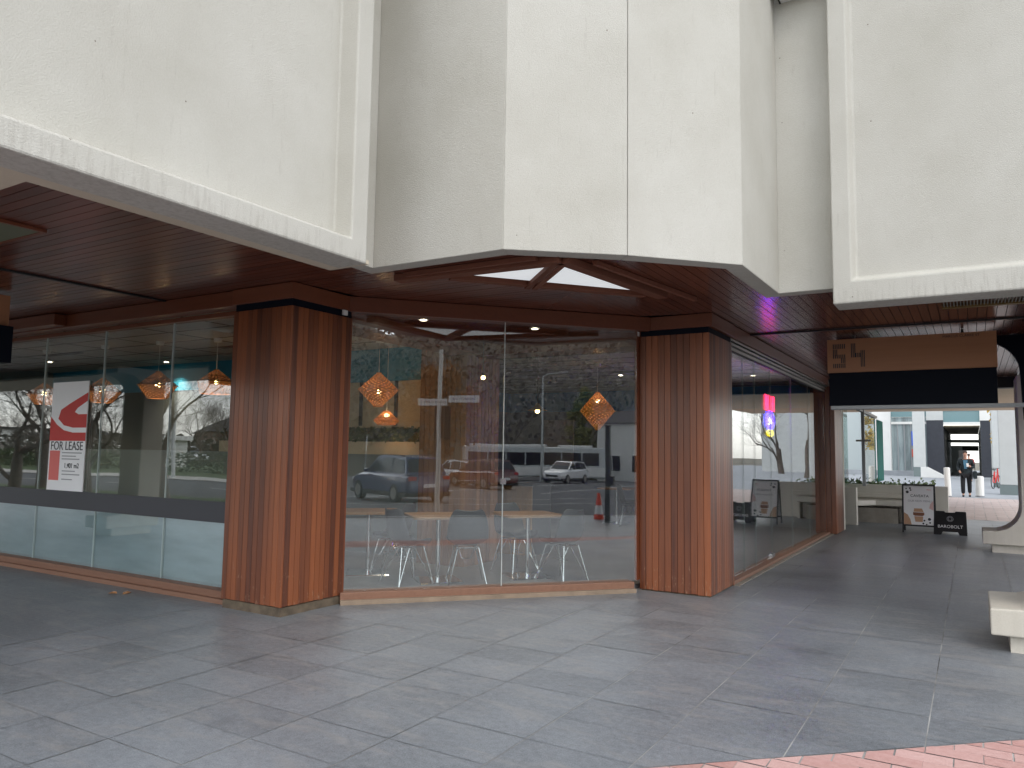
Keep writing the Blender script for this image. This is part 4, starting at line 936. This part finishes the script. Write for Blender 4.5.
# ------------------------------------------------------------ plaza: bollards, columns, far white building
for x, y, h, ln_, lb in ((-.84, 34.3, 1.15, -.03, 'tall pale leaning bollard left of the walking person'), (.21, 35.4, .82, 0, 'short white round topped bollard right of the walking person')):
    b = thing('bollard', lb, 'bollard', (x, y, 0), 0, 'bollards across the plaza')
    r = .15 if ln_ == 0 else .11
    obj('post', MB().tube([(0, 0, 0), (ln_, 0, h-.05), (ln_, 0, h-.01), (ln_, 0, h)], [r, r, r*.9, r*.5], 18), M['whitewall'], b, smooth=40)
    obj('collar', MB().lathe([(r+.02, 0), (r+.02, .05), (r+.004, .06)], n=18, caps=False), M['greymetal'], b, smooth=40)
BK = thing('bicycle', 'red bicycle leaning by the thin grey column', 'bicycle', (.98, 46, 0), R(75))
for x in (-.5, .5): w_ = obj('wheel', MB().tube([(x+.33*math.cos(R(20*k)), 0, .34+.33*math.sin(R(20*k))) for k in range(19)], .02, 6), M['tyre'], BK)
obj('frame', MB().tube([(-.5, 0, .34), (-.1, 0, .3), (.4, 0, .8), (-.2, 0, .85), (-.1, 0, .3)], .03, 6).tube([(-.5, 0, .34), (-.2, 0, .85)], .025, 6).tube([(.5, 0, .34), (.38, 0, 1.0)], .03, 6), M['red'], BK)
obj('saddle', MB().box(-.32, -.08, -.07, .07, .93, .98).tube([(-.2, 0, .85), (-.2, 0, .93)], .015, 6), M['dark'], BK); obj('handlebar', MB().tube([(.38, -.25, 1.02), (.38, .25, 1.02)], .015, 6), M['dark'], BK)
def plaza_col(label, x0, x1, y0, y1, m_, bh):
    c = thing('plaza_column', label, 'column', ((x0+x1)/2, (y0+y1)/2, 0)); a, b = (x1-x0)/2, (y1-y0)/2
    obj('shaft', MB().box(-a, a, -b, b, bh, 9), m_, c, bevel=.02); obj('base', MB().box(-a-.01, a+.01, -b-.01, b+.01, 0, bh-.003), mat('column_base', (.16, .2, .2), .6), c)
plaza_col('big pale grey square column right of the short bollard', .98, 1.66, 38.4, 39.1, M['greycol'], .42)
plaza_col('thin pale grey column behind the big square one', .93, 1.42, 48.0, 48.5, M['greycol'], .25)
plaza_col('grey column with dark foot before the left shop window', -4.05, -3.2, 69.0, 69.9, M['greycol'], .75)
FB = thing('far_building', 'white office building across the plaza with dark slate piers and a covered passage', 'building', (0, 72, 0))
def fb(n_, x0, x1, z0, z1, m_, y0=0, y1=.4, p_=FB): return obj(n_, MB().box(x0, x1, y0, y1, z0, z1), m_, p_)
fb('wall', -7.25, -5.85, 0, 11, M['whitewall'], -.6, .6); fb('wall', -22, -9.6, 0, 11, M['whitewall'], 0, .6)
wn = fb('shop_front', -5.84, -3.2, .4, 4.9, M['shopglass'], .3, .4)
for x in (-5.4, -4.9, -4.4): fb('mullion', x, x+.07, .42, 4.3, M['greymetal'], .22, .299, None).parent = wn; 
for ch in wn.children: ch.location = (0, 0, 0)
fb('shop_sign', -4.33, -3.75, 2.5, 3.7, mat('sign_blue', (.03, .12, .6), .4), .15, .29); fb('shop_sign', -4.33, -3.85, 1.55, 2.2, mat('sign_orange_red', (.5, .08, .05), .4), .15, .29)
fb('transom', -5.84, -3.2, 4.91, 6.4, M['tealglass'], .2, .4); fb('transom_rail', -5.84, -3.2, 4.3, 4.5, M['whitewall'], .16, .299)
fb('shop_front', -9.6, -7.26, .4, 6, mat('pale_shop', (.42, .47, .47), .3), .3, .4)
fb('step', -9.6, -3.2, 0, .39, M['palepave'], -1.0, .5)
fb('pier', -3.19, -1.97, 0, 4.6, M['slate'], 0, .6); fb('pier', .62, 1.31, 0, 4.55, M['slate'], 0, .6); fb('wall', -3.19, -1.97, 4.61, 11, M['greycol'], 0, .6)
fb('wall', .62, 1.31, 4.56, 11, M['whitewall'], .0, .6); fb('wall', 1.32, 12, 0, 11, M['greycol'], 2, 2.6)
fb('transom', -1.96, .61, 4.45, 5.4, M['tealglass'], .1, .4); fb('wall', -1.96, .61, 5.41, 11, M['whitewall'], .0, .6); fb('beam', -1.96, .61, 4.25, 4.44, M['whitewall'], .0, .6)
fb('passage_ceiling', -1.96, .61, 4.1, 4.2, M['cream'], .61, 25); fb('passage_wall', -2.1, -1.96, 0, 4.1, M['slate'], .61, 8); fb('passage_wall', -2.1, -1.96, 0, 4.1, M['greywall'], 8.01, 25)
fb('passage_wall', .62, .75, 0, 4.1, M['greycol'], .61, 25); fb('passage_beam', -1.95, .6, 3.0, 3.3, M['tealglass'], 14, 14.2); fb('passage_beam', -.9, .6, 2.3, 2.85, M['dark'], 24, 24.2); fb('passage_screen', -1.95, -.9, 0, 2.85, M['greycol'], 23.9, 24.2)
RW = thing('ramp_wall', 'low white wedge shaped ramp wall before the slate pier', 'wall', (-2.4, 66, 0)); obj('wedge', MB().prism([(-1.0, 0, 0), (.9, 0, 0), (.3, 0, .35), (-.5, 0, .8), (-1.0, 0, .8)], (0, .3, 0)), M['whitewall'], RW, bevel=.02)
DN = thing('directional_sign', 'white shop sign panel inside the far passage', 'sign', (-.75, 80, 0)); obj('panel', MB().box(-.3, .3, 0, .1, 1.0, 2.2), M['paper'], DN); obj('post', MB().box(-.03, .03, .02, .08, 0, 1), M['greymetal'], DN)

# ------------------------------------------------------------ trees
def bare_tree_mesh(seed, h, r0, lean=(0, 0), depth=6, spread=1.0, fork=.28):
    q = random.Random(seed); tr_ = MB(); cr = MB()
    def br(p, d, r, l, lev):
        pts = [p]; rs = [r]; n = 4 if lev < 3 else 3; cur = p.copy(); dd = d.copy()
        for k in range(n):
            dd = (dd+Vector((q.gauss(0, .13), q.gauss(0, .13), q.gauss(0, .08)+.04))*(1 if lev else .5)).normalized()
            cur = cur+dd*l/n; pts.append(cur.copy()); rs.append(max(.004, r*(1-.42*(k+1)/n)))
        (tr_ if lev == 0 else cr).tube(pts, rs, 9 if lev == 0 else (6 if lev < 3 else 3), cap=lev == 0)
        if lev >= depth: return
        kids = 2+(q.random() < .75)+(lev > 1 and q.random() < .5)
        for k in range(kids):
            ax = dd.orthogonal().normalized(); ax.rotate(Matrix.Rotation(q.uniform(0, 6.28), 3, dd))
            ang = q.uniform(.3, .85)*spread if k else q.uniform(.05, .4)
            nd = dd.copy(); nd.rotate(Matrix.Rotation(ang, 3, ax)); nd.z = nd.z*.85+.12
            at_ = pts[-1] if k < 2 else pts[q.randint(1, n-1)]
            br(at_.copy(), nd.normalized(), rs[-1]*q.uniform(.66, .92), l*q.uniform(.66, .9), lev+1)
    d0 = Vector((lean[0], lean[1], 1)).normalized()
    br(Vector((0, 0, -.15)), d0, r0, h*fork, 0)
    return tr_, cr
def bare_tree(label, loc, seed, h, r0, lean=(0, 0), rz=0, group='bare street trees on the grass verge', **k):
    T = thing('bare_tree', label, 'tree', loc, rz, group); a, b = bare_tree_mesh(seed, h, r0, lean, **k)
    obj('trunk', a, M['bark'], T, smooth=60, fix=False); obj('crown', b, M['bark'], T, smooth=60, fix=False); return T
bare_tree('large leaning bare street tree reflected in the pane next to the left pillar', (-21.7, -4.6, -.11), 11, 9.5, .27, (-.25, .05), fork=.24, spread=1.15, depth=7)
bare_tree('second bare street tree just behind the large leaning one', (-30.6, -11.9+6.4, -.11), 5, 9, .22, (.05, 0), fork=.24, depth=7)
bare_tree('bare tree with a twin trunk reflected beside the lease poster', (-25.2, -4.2, -.11), 21, 9.5, .19, (-.05, 0), fork=.27, depth=7)
bare_tree('thinner twin trunk of the tree beside the lease poster', (-26.1, -4.3, -.11), 23, 9.2, .17, (.07, .02), fork=.27, depth=6)
bare_tree('bare tree with low spreading limbs left of the lease poster', (-29.5, -4.0, -.11), 31, 9, .24, (.12, 0), fork=.17, spread=1.35, depth=7)
for i_, (x_, y_, h_) in enumerate(((-52, -24, 8), (-61, -21, 7.5), (-47, -27, 8), (-70, -30, 8.5), (-76, -23, 8), (-58, -33, 8))):
    bare_tree(('bare tree standing over the white shed', 'bare tree along the hedge left of the white shed', 'bare tree right of the white shed', 'bare tree farther along the hedge', 'farthest bare tree along the hedge', 'bare tree behind the white shed')[i_], (x_, y_, -.11), 70+i_, h_, .18, fork=.2, depth=6, group='bare trees across the left road')
bare_tree('bare tree across the road before the brown brick house', (-45, -19, -.11), 37, 10, .25, fork=.3)
bare_tree('bare tree reflected at the far end of the side window', (4.6, 55.5, -.11), 41, 11, .35, fork=.26, group='bare trees by the far plaza')
bare_tree('smaller bare tree behind the far plaza tree', (8.6, 66, -.11), 43, 9, .25, fork=.26, group='bare trees by the far plaza')
for i, (x, y, hh) in enumerate(((56, -22, 10), (59, -26, 11), (62, -30, 12), (66, -19, 12), (60, 4, 9), (69, -12, 12))):
    bare_tree(('grey bare tree behind the bus', 'tall grey bare tree behind the bus roof', 'grey bare tree on the far rise', 'tallest grey bare tree on the far rise', 'grey bare tree behind the white house', 'farthest grey bare tree above the houses')[i], (x, y, -1.2), 50+i, hh, .22, fork=.25, depth=5, group='bare trees beyond the bus')
def leafy(name, label, loc, h, rx, m_, n, seed, group=None, s=(.12, .26), conic=False, base=.25, clumps=26):
    q = random.Random(seed); T = thing(name, label, 'tree', loc, 0, group)
    obj('trunk', MB().tube([(0, 0, -.15), (.05, 0, h*.3), (0, .05, h*.7)], [h*.022, h*.017, h*.006], 8), M['bark'], T, smooth=60)
    cl_ = []
    for k in range(clumps):
        t = q.uniform(base, .97); rr_ = rx*((1-t)**.8*1.15+.05) if conic else rx*math.sin(math.pi*min(1, max(.08, (t-base)/(1-base)*.85+.12)))
        a = q.uniform(0, 6.28); d = rr_*q.uniform(.3, 1)
        cl_.append((d*math.cos(a), d*math.sin(a), t*h, rx*q.uniform(.2, .42)*(1-.5*t if conic else 1)))
    mb = MB()
    for k in range(n):
        c = cl_[k % len(cl_)]; v = Vector((q.gauss(0, 1), q.gauss(0, 1), q.gauss(0, 1))).normalized()*c[3]*q.uniform(.4, 1.05)
        p = Vector(c[:3])+v; a = Vector((q.gauss(0, 1), q.gauss(0, 1), q.gauss(0, .7))).normalized()*q.uniform(*s); b = a.orthogonal().normalized()*a.length*.6
        mb.quad(p-a, p+b, p+a, p-b)
    obj('crown', mb, m_, T, fix=False); return T
leafy('conifer', 'yellow green conical conifer reflected in the corner window beside the diamond lamp', (60, -16, -1.2), 9.2, 2.7, M['leafcyp'], 5200, 1, conic=True, base=.04, clumps=70)
leafy('autumn_tree', 'orange brown autumn tree reflected above the street signs', (44, -23.5, -1.1), 9.5, 4, M['leafaut'], 5200, 2, s=(.1, .2))
leafy('autumn_tree', 'yellow leaved autumn tree far off at the right edge of the plaza', (2.9, 62, 0), 7.5, 2.4, M['leafyel'], 3000, 3, base=.2)
leafy('evergreen_tree', 'dark evergreen tree right of the reflected white house', (63, -1, -1.2), 9, 3.6, M['leafdark'], 4200, 4)
leafy('evergreen_tree', 'dark evergreen tree between conifer and white house', (64, -9, -1.2), 8, 3.2, M['leafdark'], 4200, 5)
# far wooded rise as one mass, heightened to block sky in the corner glass
def rise(az):
    d = math.degrees(az)
    k = max(0, min(1, (d-78)/14))*max(0, min(1, (165-d)/22)); k = k*k*(3-2*k)
    return 1.2+27*k+(1.2*math.sin(az*23)+.8*math.sin(az*57))*(.35+k)
hm = MB(); nA, rows = 120, [(70, 0), (85, .35), (105, .8), (130, 1), (190, .9)]
vs_ = []; fs = []
for i in range(nA+1):
    az = R(55)+R(225)*i/nA
    for rr_, k in rows: vs_.append((rr_*math.sin(az), rr_*math.cos(az), -1.95+k*max(0, rise(az)-1.5)))
for i in range(nA):
    for j in range(len(rows)-1): a = i*len(rows)+j; fs.append((a, a+len(rows), a+len(rows)+1, a+1))
struct('sky_block_hill', hm.add(vs_, fs), M['earth'], smooth=60)
wd = MB(); q = random.Random(9)
for k in range(52000):
    az = R(72)+q.random()*R(100) if k % 3 else R(170)+q.random()*R(100)
    rr_ = q.uniform(72, 128); kk = min(1, (rr_-70)/50); tall = (3.2+1.2*math.sin(az*71+rr_*.6)) if az < R(172) else 2.2+.8*math.sin(az*71+rr_*.6)
    p = Vector((rr_*math.sin(az), rr_*math.cos(az), kk*max(0, rise(az)-1.5)+q.random()**.7*tall)); s = q.uniform(.22, .5)
    v1 = Vector((q.gauss(0, 1), q.gauss(0, 1), q.gauss(0, 1))).normalized()*s; v2 = v1.orthogonal().normalized()*s*.6
    wd.quad(p-v1, p+v2, p+v1, p-v2)
tag(obj('distant_woods', wd, mat('far_leaf', (.10, .095, .08), .9, island=.9, var=.4, vscale=1, col2=(.24, .215, .19)), fix=False), kind='stuff')

# ------------------------------------------------------------ houses across the street
def house(label, loc, rz, sx, sy, h, wm, rm, nwin, roof=1.6, name='house'):
    H = thing(name, label, 'building', loc, rz)
    obj('wall', MB().box(-sx/2, sx/2, -sy/2, sy/2, -.2, h), wm, H)
    if roof > .5: obj('roof', MB().add([(-sx/2-.5,-sy/2-.5,h+.01),(sx/2+.5,-sy/2-.5,h+.01),(sx/2+.5,sy/2+.5,h+.01),(-sx/2-.5,sy/2+.5,h+.01),(-sx/2+sy*.4,0,h+roof),(sx/2-sy*.4,0,h+roof)], [(0,3,2,1),(0,1,5,4),(1,2,5),(2,3,4,5),(3,0,4)]), rm, H)
    else: obj('roof', MB().box(-sx/2-.3, sx/2+.3, -sy/2-.3, sy/2+.3, h+.01, h+.35), rm, H)
    st = max(1, int(h//3))
    for f in range(st):
        for k in range(nwin):
            x = -sx/2+sx*(k+.5)/nwin; z = f*3.0+1.0; wdt = sx/nwin*.28
            wf = obj('window', MB().box(x-wdt, x+wdt, sy/2-.05, sy/2+.03, z, z+1.4), M['carglass'], H)
            obj('window_frame', MB().box(x-wdt-.08, x+wdt+.08, sy/2-.02, sy/2+.06, z-.09, z-.003).box(x-wdt-.08, x+wdt+.08, sy/2-.02, sy/2+.06, z+1.403, z+1.5).box(x-.04, x+.04, sy/2+.031, sy/2+.05, z, z+1.4), M['white'], wf)
    return H
house('white two storey building reflected at the left end of the windows', (-128, -46, -.1), R(15), 26, 9, 3.6, M['whitewall'], M['roof'], 7, .3)
house('white flat roofed shed reflected between the big tree trunks', (-56, -27.5, -.1), R(20), 5.5, 3, 2.1, M['whitewall'], M['white'], 1, .3, 'shed')
house('brown brick house with hipped dark roof behind the bare trees', (-92, -64, -.1), R(30), 18, 9, 3.6, M['brickwall'], M['roof'], 5, 2.6)
house('low brown brick house behind the road on the far left', (-150, -72, -.1), R(20), 26, 10, 3.4, M['brickwall'], M['roof'], 6, 2.4)
house('long dark roofed building right of the brick house', (-112, -84, -.1), R(35), 20, 9, 4.4, M['brickwall'], M['roof'], 5, 2.0)
house('small white house with green shutters reflected at the right edge of the corner window', (57.5, -8.2, -1.15), R(100), 9, 5, 5.4, M['whitewall'], M['roof'], 3, 1.6)
house('brown hall far behind the autumn tree', (26, -40, -.9), R(-10), 26, 10, 6.5, M['brickwall'], M['roof'], 6, 2.2)
hd = MB(); q = random.Random(4)
for k in range(5200):
    p = Vector((q.uniform(-74, -34), q.uniform(-21.6, -20.4), q.uniform(-.1, 1.15))); s = q.uniform(.06, .14); v1 = Vector((q.gauss(0, 1), q.gauss(0, 1), q.gauss(0, 1))).normalized()*s; v2 = v1.orthogonal().normalized()*s*.7
    hd.quad(p-v1, p+v2, p+v1, p-v2)
HD = thing('hedge', 'clipped dark hedge along the far footpath', 'hedge', (0, 0, 0)); tag(obj('foliage', hd, M['leafg'], HD, fix=False), kind='stuff')

# ------------------------------------------------------------ vehicles
def suv(label, loc, rz, paint, scale=1):
    V = thing('parked_car' if False else 'suv_car', label, 'car', loc, rz)
    W = .92
    st = [(-2.30, .42, .78, .80), (-2.22, .34, .98, .88), (-1.9, .30, 1.02, .92), (-.9, .30, 1.02, .93), (.75, .30, 1.0, .93), (1.25, .30, .99, .91), (1.9, .30, .90, .88), (2.2, .32, .80, .80), (2.32, .42, .66, .68)]
    mb = MB(); vs_ = []; n = 10
    for x, zb, zt, hw in st:
        zm = zb+(zt-zb)*.55
        ring = [(-hw*.86, zb), (hw*.86, zb), (hw*.98, zb+.12), (hw, zm), (hw*.97, zt-.08), (hw*.86, zt), (-hw*.86, zt), (-hw*.97, zt-.08), (-hw, zm), (-hw*.98, zb+.12)]
        vs_ += [(x, y, z) for y, z in ring]
    fs = [(i*n+k, i*n+(k+1) % n, (i+1)*n+(k+1) % n, (i+1)*n+k) for i in range(len(st)-1) for k in range(n)]+[tuple(range(n))[::-1], tuple(range((len(st)-1)*n, len(st)*n))]
    mb.add(vs_, fs); obj('body', mb, paint, V, smooth=35)
    gh = [(-2.1, 1.01, .80), (-1.75, 1.60, .66), (-.3, 1.68, .68), (.25, 1.63, .67), (1.12, .99, .80)]
    mb = MB(); vs_ = [(x, -hw, z) for x, z, hw in gh]+[(x, hw, z) for x, z, hw in gh]
    mb.add(vs_, [(0,1,2,3,4), (9,8,7,6,5), (0,5,6,1), (1,6,7,2), (2,7,8,3), (3,8,9,4), (4,9,5,0)]); obj('roof', mb, paint, V, smooth=35)
    ws = MB()
    def lp_(a, b, t): return tuple(a[i]+(b[i]-a[i])*t for i in range(3))
    def pane(a, b, c, d, off):
        o = Vector(off); ws.prism([Vector(p)+o for p in (a, b, c, d)], o*.6)
    pane((.32, -.62, 1.585), (.32, .62, 1.585), (1.02, .73, 1.06), (1.02, -.73, 1.06), (.012, 0, .012))
    pane((-1.80, -.6, 1.53), (-1.80, .6, 1.53), (-2.06, .72, 1.10), (-2.06, -.72, 1.10), (-.012, 0, .006))
    obj('windscreen', ws, M['carglass'], V)
    for s in (-1, 1):
        for pts in ([(-1.68, 1.5), (-1.0, 1.58), (-1.0, 1.07), (-1.92, 1.07)], [(-.94, 1.585), (-.18, 1.60), (-.12, 1.07), (-.94, 1.07)], [(-.1, 1.60), (.2, 1.57), (.9, 1.07), (-.04, 1.07)]):
            yy = lambda z: s*(.80-(z-1.0)*.205+.004)
            obj('side_window', MB().prism([(x, yy(z), z) for x, z in pts], (0, s*.008, 0)), M['carglass'], V)
        for x in (-1.42, 1.42):
            wh = obj('wheel', MB().tube([(x, s*.72, .35), (x, s*.925, .35)], .35, 22), M['tyre'], V, bevel=.02)
            obj('rim', MB().tube([(x, s*.926, .35), (x, s*.934, .35)], .23, 10), M['alu'], wh)
        obj('headlight', MB().box(2.1, 2.255, s*.66-.14, s*.66+.11, .68, .79), M['headl'], V, bevel=.02); obj('tail_light', MB().box(-2.285, -2.2, s*.68-.12, s*.68+.16, .80, .95), M['taill'], V, bevel=.02)
        obj('mirror', MB().box(.72, .86, s*.93-.07, s*.93+.09, 1.02, 1.15), paint, V, bevel=.03)
    obj('grille', MB().box(2.2, 2.325, -.5, .5, .47, .64), M['dark'], V, bevel=.02); obj('sill_trim', MB().box(-2.25, 2.2, -.9, .9, .24, .40), M['dark'], V, bevel=.03)
    obj('roof_rail', MB().tube([(-1.6, -.6, 1.67), (.1, -.6, 1.70)], .018, 5).tube([(-1.6, .6, 1.67), (.1, .6, 1.70)], .018, 5), M['dark'], V)
    obj('number_plate', MB().box(-2.33, -2.29, -.24, .24, .55, .67).box(2.325, 2.335, -.22, .22, .4, .5), M['paper'], V)
    return V
ZR_ = -.12
suv('dark blue SUV with red tail light reflected left in the corner window', (12.4, -5.7, slope_z(12.4, -5.7)), R(-62), M['carblue'])
suv('white SUV reflected behind the inner timber pillar', (31, -13.8, slope_z(31, -13.8)), R(-75), M['carwhite'])
suv('maroon car reflected in front of the white SUV', (27.5, -10.2, slope_z(27.5, -10.2)), R(-65), M['carred'])
suv('white SUV reflected in front of the bus', (42.7, -11, slope_z(42.7, -11)), R(185), M['carwhite'])
suv('white car parked beyond the left road, seen beside the left pillar', (-66, -37.5, -.1), R(5), M['carwhite'])
suv('silver grey car parked beyond the left road, behind the white car', (-74.5, -39, -.1), R(3), mat('car_silver', (.4, .41, .42), .25, .4, coat=1))
BU = thing('city_bus', 'pale city bus with dark teal window band reflected in the corner window', 'bus', (49.3, -16.6, slope_z(49.3, -16.6)), R(62))
obj('body', MB().box(-6.2, 6.2, -1.25, 1.25, .35, 2.95), M['busside'], BU, bevel=.12)
obj('roof_pod', MB().box(-5.6, 1.0, -1.0, 1.0, 2.955, 3.2).box(2.2, 5.0, -.95, .95, 2.955, 3.15), M['white'], BU, bevel=.06)
for s in (-1, 1):
    for k in range(7): obj('window', MB().box(-5.7+k*1.62, -5.7+k*1.62+1.52, s*1.256-.006, s*1.256+.006, 1.35, 2.5), M['carglass'], BU)
    obj('side_stripe', MB().box(-6.0, 6.0, s*1.254-.004, s*1.254+.004, .5, 1.2), M['busteal'] if s < 0 else M['white'], BU)
    for x in (-3.4, 3.6):
        wh = obj('wheel', MB().tube([(x, s*.95, .48), (x, s*1.27, .48)], .48, 20), M['tyre'], BU); obj('rim', MB().tube([(x, s*1.271, .48), (x, s*1.28, .48)], .28, 10), M['alu'], wh)
obj('windscreen', MB().box(-6.215, -6.19, -1.1, 1.1, 1.15, 2.75), M['carglass'], BU); obj('destination_sign', MB().box(-6.225, -6.2, -.7, .7, 2.78, 2.9), M['dark'], BU)
obj('headlight', MB().box(-6.225, -6.19, -1.05, -.75, .6, .8), M['headl'], BU); obj('headlight', MB().box(-6.225, -6.19, .75, 1.05, .6, .8), M['headl'], BU)

# ------------------------------------------------------------ street furniture seen in the glass
TC = thing('traffic_cone', 'orange traffic cone with a white band reflected beside the dark post', 'cone', (5.2, 4.7, slope_z(5.2, 4.7)))
obj('base', MB().box(-.19, .19, -.19, .19, 0, .035), M['cone'], TC, bevel=.01); obj('cone', MB().lathe([(.14, .036), (.035, .72), (.03, .725)], n=20), M['cone'], TC, smooth=40)
obj('white_band', MB().lathe([(.1095, .24), (.079, .44)], n=20, caps=False), M['paper'], TC, smooth=60)
DP = thing('dark_post', 'tall dark grey post with a small box reflected beside the traffic cone', 'post', (4.6, 5.12, -.15)); obj('shaft', MB().box(-.05, .05, -.05, .05, 0, 2.25), mat('post_paint', (.05, .06, .06), .5), DP, bevel=.008); obj('button_box', MB().box(-.06, .06, .05, .13, .95, 1.15), M['dark'], DP); obj('cap', MB().box(-.06, .06, -.06, .06, 2.251, 2.28), M['dark'], DP)
TS = thing('traffic_signal', 'pale traffic signal pole with two street name blades reflected before the inner pillar', 'traffic light', (6.8, -.6, -.23), R(0))
obj('pole', MB().tube([(0, 0, 0), (0, 0, 4.6)], [.075, .06], 12), M['whitewall'], TS, smooth=40)
for a, z in ((R(-30), 1.75), (R(60), 1.7)):
    d = Vector((math.cos(a), math.sin(a)))
    hd_ = obj('signal_head', MB().box(-.13, .13, -.1, .1, 0, .95), M['dark'], TS, bevel=.02, loc=(d.x*.24, d.y*.24, z+.35), rz=a+R(90))
    for k, mm in enumerate((M['taill'], mat('amber_lens', (.3, .15, .02), .3), mat('green_lens', (.02, .2, .1), .3))): obj('lens', MB().tube([(0, -.1, .78-k*.3), (0, -.115, .78-k*.3)], .09, 14), mm, hd_)
for a, tx in ((R(255), 'MARCUS CLARKE ST'), (R(62), 'UNIVERSITY AVE')):
    bl = obj('name_blade', MB().box(.05, .92, -.012, .012, 0, .2), M['paper'], TS, loc=((.03, .3, 3.02) if a > 3 else (.16, .16, 3.12)), rz=a)
    t_ = obj('lettering', text_mesh(tx, .088, mat('blade_blue', (.02, .05, .25), .5), .001), None, bl, loc=(.485, .0135, .1)); t_.rotation_euler = (R(90), 0, R(180))
    t_ = obj('lettering', text_mesh(tx, .088, M['ink'], .001), None, bl, loc=(.485, -.0135, .1)); t_.rotation_euler = (R(90), 0, 0)
def lamp_post(label, x, y, h, z=ZR_, rz=0):
    P = thing('street_lamp', label, 'street lamp', (x, y, z), rz, 'street lamps seen in the glass')
    obj('pole', MB().tube([(0, 0, 0), (0, 0, h*.5), (0, 0, h)], [.11, .09, .06], 10), M['greycol'], P, smooth=40); obj('arm', MB().tube([(0, 0, h), (.5, 0, h+.25), (1.6, 0, h+.35)], .04, 8), M['greycol'], P, smooth=40); obj('lamp_head', MB().box(1.4, 2.1, -.12, .12, h+.3, h+.4), M['greymetal'], P, bevel=.03)
lamp_post('pale street lamp reflected beside the left pillar', -35.0, -14.2, 9, -.1, R(90)); lamp_post('street lamp reflected above the bus', 44.5, -13.8, 8.5, -1.0, R(80)); lamp_post('street lamp reflected between the two big trunks', -44, -14.5, 8, -.1, R(90))
for x, y, lb in ((12.5, -9.0, 'parking sign pole reflected left in the corner window'), (15.5, -9.5, 'slim sign pole reflected behind the blue SUV'), (10.2, -10.5, 'leftmost slim sign pole reflected past the woven lamp')):
    P = thing('street_sign', lb, 'sign', (x, y, slope_z(x, y))); obj('pole', MB().tube([(0, 0, 0), (0, 0, 2.6)], .03, 8), M['greymetal'], P); obj('plate', MB().box(-.25, .25, -.012, .012, 1.9, 2.55), M['paper'], P, rz=R(-40))
# fallen leaves by the left sill
for x, y, a in ((-7.62, 4.72, .4), (-7.50, 4.80, 1.7)):
    lv = MB(); lv.add([(-.05,0,.004),(-.02,.025,.018),(.03,.02,.022),(.055,0,.006),(.03,-.02,.016),(-.02,-.025,.009)], [(0,1,2,3,4,5)])
    o = obj('fallen_leaf', lv, mat('dry_leaf', (.45, .22, .09), .8, var=.3, vscale=30), loc=(x, y, .001), rz=a)
    o.modifiers.new('thick', 'SOLIDIFY').thickness = .002
    tag(o, 'dry tan leaf on the paving nearer the left sill' if y > 4.75 else 'larger dry tan leaf on the paving before the left sill', 'leaf', 'fallen leaves by the left sill')
